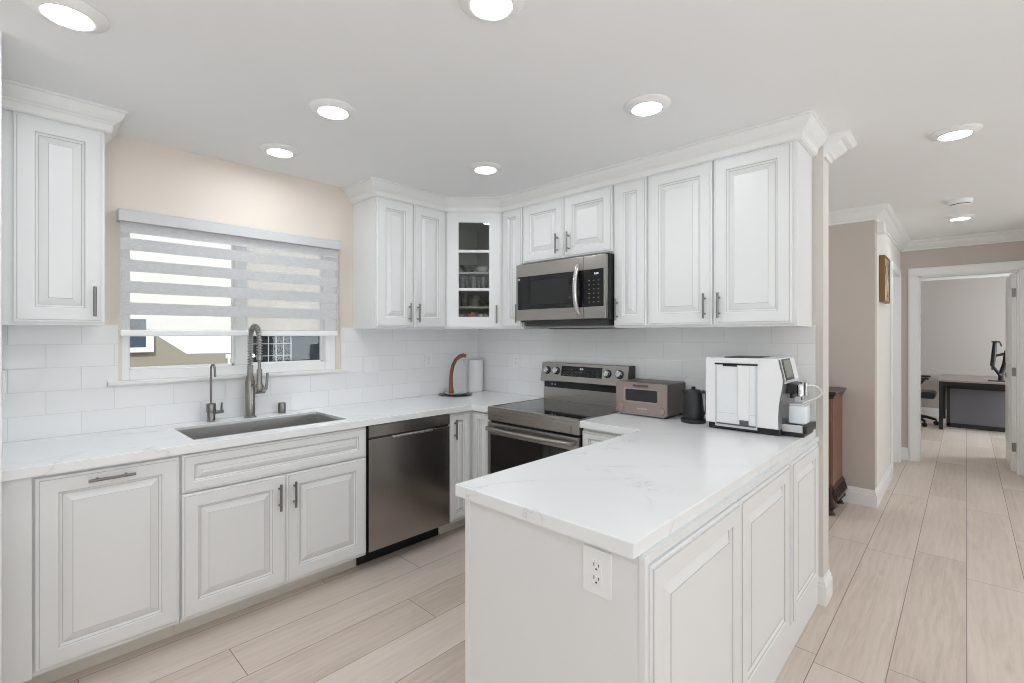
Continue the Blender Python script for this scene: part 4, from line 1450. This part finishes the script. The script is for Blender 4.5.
# ================================================================== OFFICE
DK = thing('office_desk', 'grey-brown desk with black frame and grey modesty panel in the office', 'desk', (2.905, 6.58, 0))
Wk, Dk = 0.92, 1.38
obj('top', MB().box((0, 0, .715), (Wk, Dk, .742), 0, .004), DESKTOP, DK)
mb = MB().box((.03, .04, .675), (Wk - .02, .075, .715)).box((.03, Dk - .08, .675), (Wk - .02, Dk - .045, .715)).box((.03, .075, .675), (.065, Dk - .08, .715)).box((.075, .19, .585 + .05), (Wk - .01, .225, .675))
obj('frame', mb, BLACK, DK)
for (x, y) in ((.008, .03), (.008, Dk - .08), (Wk - .055, .03), (Wk - .055, Dk - .08)):
    obj('leg', MB().box((x, y, .001), (x + .045, y + .045, .715)), BLACK, DK)
mb = MB().box((.085, .24, .04), (.125, .275, .66)).box((Wk - .16, .24, .04), (Wk - .03, .275, .66)).box((.085, .24, .02), (Wk - .03, .275, .085)).box((.085, .24, .60), (Wk - .03, .275, .66))
obj('panel_frame', mb, BLACK, DK)
obj('modesty_panel', MB().box((.125, .250, .085), (Wk - .16, .268, .60)), FELT, DK)
MA = thing('monitor_arm', 'black twin monitor arm without screens standing on the office desk', 'monitor arm', (3.555, 6.80, .742))
obj('base', MB().box((-.12, -.07, .0005), (.13, .07, .014), 0, .003), BLACK, MA)
obj('pole', MB().tube([(.01, 0, .01), (.01, 0, .10), (.05, 0, .26), (.065, 0, .44)], [.03, .028, .028, .022], 12), BLACK, MA, smooth=True)
mb = MB().tube([(.0, 0, .09), (-.04, -.01, .16), (-.075, -.02, .22)], .020, 10).tube([(-.075, -.02, .22), (-.06, -.02, .40), (-.05, -.02, .57)], [.026, .026, .022], 10).tube([(.055, 0, .40), (-.055, -.02, .36)], .018, 10)
mb.tube([(-.05, -.02, .57), (.0, -.01, .56), (.02, 0, .50)], .010, 8)
obj('arm', mb, BLACK, MA, smooth=True)
obj('mount_plate', MB().box((-.085, -.045, .16), (-.070, .045, .36), 0, .003).box((-.085, -.05, .555), (.0, .05, .575), 0, .003), BLACK, MA)

OC = thing('office_chair', 'black office chair on a star base beside the grey desk', 'chair', (2.597, 6.95, 0), 0)
obj('seat', MB().box((-.24, -.25, .43), (.27, .25, .53), 0, .035), BLACK, OC)
mb = MB()
vs = []
obj('backrest', MB().box((-.30, -.22, .55), (-.24, .22, 1.0), 0, .025), BLACK, OC)
obj('column', MB().tube([(0, 0, .12), (0, 0, .28), (0, 0, .28), (0, 0, .43)], [.030, .030, .018, .018], 14), BLACK, OC, smooth=True)
st = MB()
for k in range(5):
    a = 2 * pi * k / 5 + .25
    st.tube([(0, 0, .14), (.16 * cos(a), .16 * sin(a), .12), (.28 * cos(a), .28 * sin(a), .085)], [.032, .024, .018], 8)
stb = obj('star_base', st, BLACK, OC, smooth=True)
for k in range(5):
    a = 2 * pi * k / 5 + .25
    x, y = .28 * cos(a), .28 * sin(a)
    obj('caster', MB().tube([(x - .018 * sin(a), y + .018 * cos(a), .034), (x + .018 * sin(a), y - .018 * cos(a), .034)], .033, 14).tube([(x, y, .034), (x, y, .085)], .010, 8), BLACK, stb, smooth=True)
for s in (-1, 1):
    obj('armrest', MB().box((-.10, s * .27 - .03, .725), (.20, s * .27 + .03, .755), 0, .010).tube([(.15, s * .27, .735), (.06, s * .275, .60), (.0, s * .22, .46)], [.018, .018, .018], 8), BLACK, OC)

# ================================================================== OUTSIDE THE WINDOW
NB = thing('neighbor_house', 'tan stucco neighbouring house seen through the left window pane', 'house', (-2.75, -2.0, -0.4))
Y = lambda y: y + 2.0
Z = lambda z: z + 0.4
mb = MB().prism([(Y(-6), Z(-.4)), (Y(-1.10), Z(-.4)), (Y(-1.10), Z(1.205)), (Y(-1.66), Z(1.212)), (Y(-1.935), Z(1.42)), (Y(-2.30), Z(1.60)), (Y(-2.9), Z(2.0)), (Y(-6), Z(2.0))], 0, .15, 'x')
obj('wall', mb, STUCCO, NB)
wf = MB()
wf.box((.15, Y(-2.30), Z(1.24)), (.19, Y(-1.945), Z(1.285))).box((.15, Y(-2.002), Z(1.285)), (.19, Y(-1.945), Z(1.56))).box((.15, Y(-2.30), Z(1.285)), (.19, Y(-2.25), Z(1.56)))
w_ = obj('window', wf, PLASTIC, NB)
obj('pane', MB().box((.14, Y(-2.25), Z(1.285)), (.165, Y(-2.002), Z(1.56))), mat('blue_grey_pane', (.05, .075, .11), .4, spec=.1), w_)
o = obj('house_wall', MB().box((-6.2, -9, -.4), (-6.0, 2.2, 4.5)), STUCCOW)
tag(o, 'bright white house wall beyond the tan parapet', 'house')
NG = thing('garage_wing', 'grey stucco house wing with a barred dark window seen through the right pane', 'house', (-2.75, -1.08, -0.4))
mb = MB().box((0, 0.0, 0), (.15, 3.2, Z(1.02))).box((0, 0.0, Z(1.46)), (.15, 3.2, Z(3.2))).box((0, 0.0, Z(1.02)), (.15, .03, Z(1.46))).box((0, 1.5, Z(1.02)), (.15, 3.2, Z(1.46)))
obj('wall', mb, STUCCOG, NG)
obj('pane', MB().box((.04, .03, Z(1.02)), (.06, 1.5, Z(1.46))), mat('dark_pane', (.02, .025, .03), .5, spec=.1), NG)
mb = MB()
for k in range(6):
    mb.box((.08, .06 + k * .085, Z(1.02)), (.095, .068 + k * .085, Z(1.46)))
for z in (1.16, 1.30):
    mb.box((.08, .03, Z(z)), (.095, .50, Z(z) + .008))
obj('window_bars', mb, mat('bar_grey', (.35, .38, .40), .5), NG)
RL = thing('porch_railing', 'small white railing outside at the left pane corner', 'railing', (-2.45, -1.33, -0.4))
mb = MB().box((0, -.02, 1.56), (.03, .26, 1.6), 0, .006)
obj('top_rail', mb, PLASTIC, RL)
mb = MB()
for k in range(5):
    mb.box((.005, k * .05, 0), (.025, .018 + k * .05, 1.56))
obj('balusters', mb, PLASTIC, RL)
structure('ground', MB().box((-9, -9, -.45), (-.3, 4, -.4)), mat('outside_ground', (.45, .43, .40), .8), 'paved side yard outside the window', 'ground')
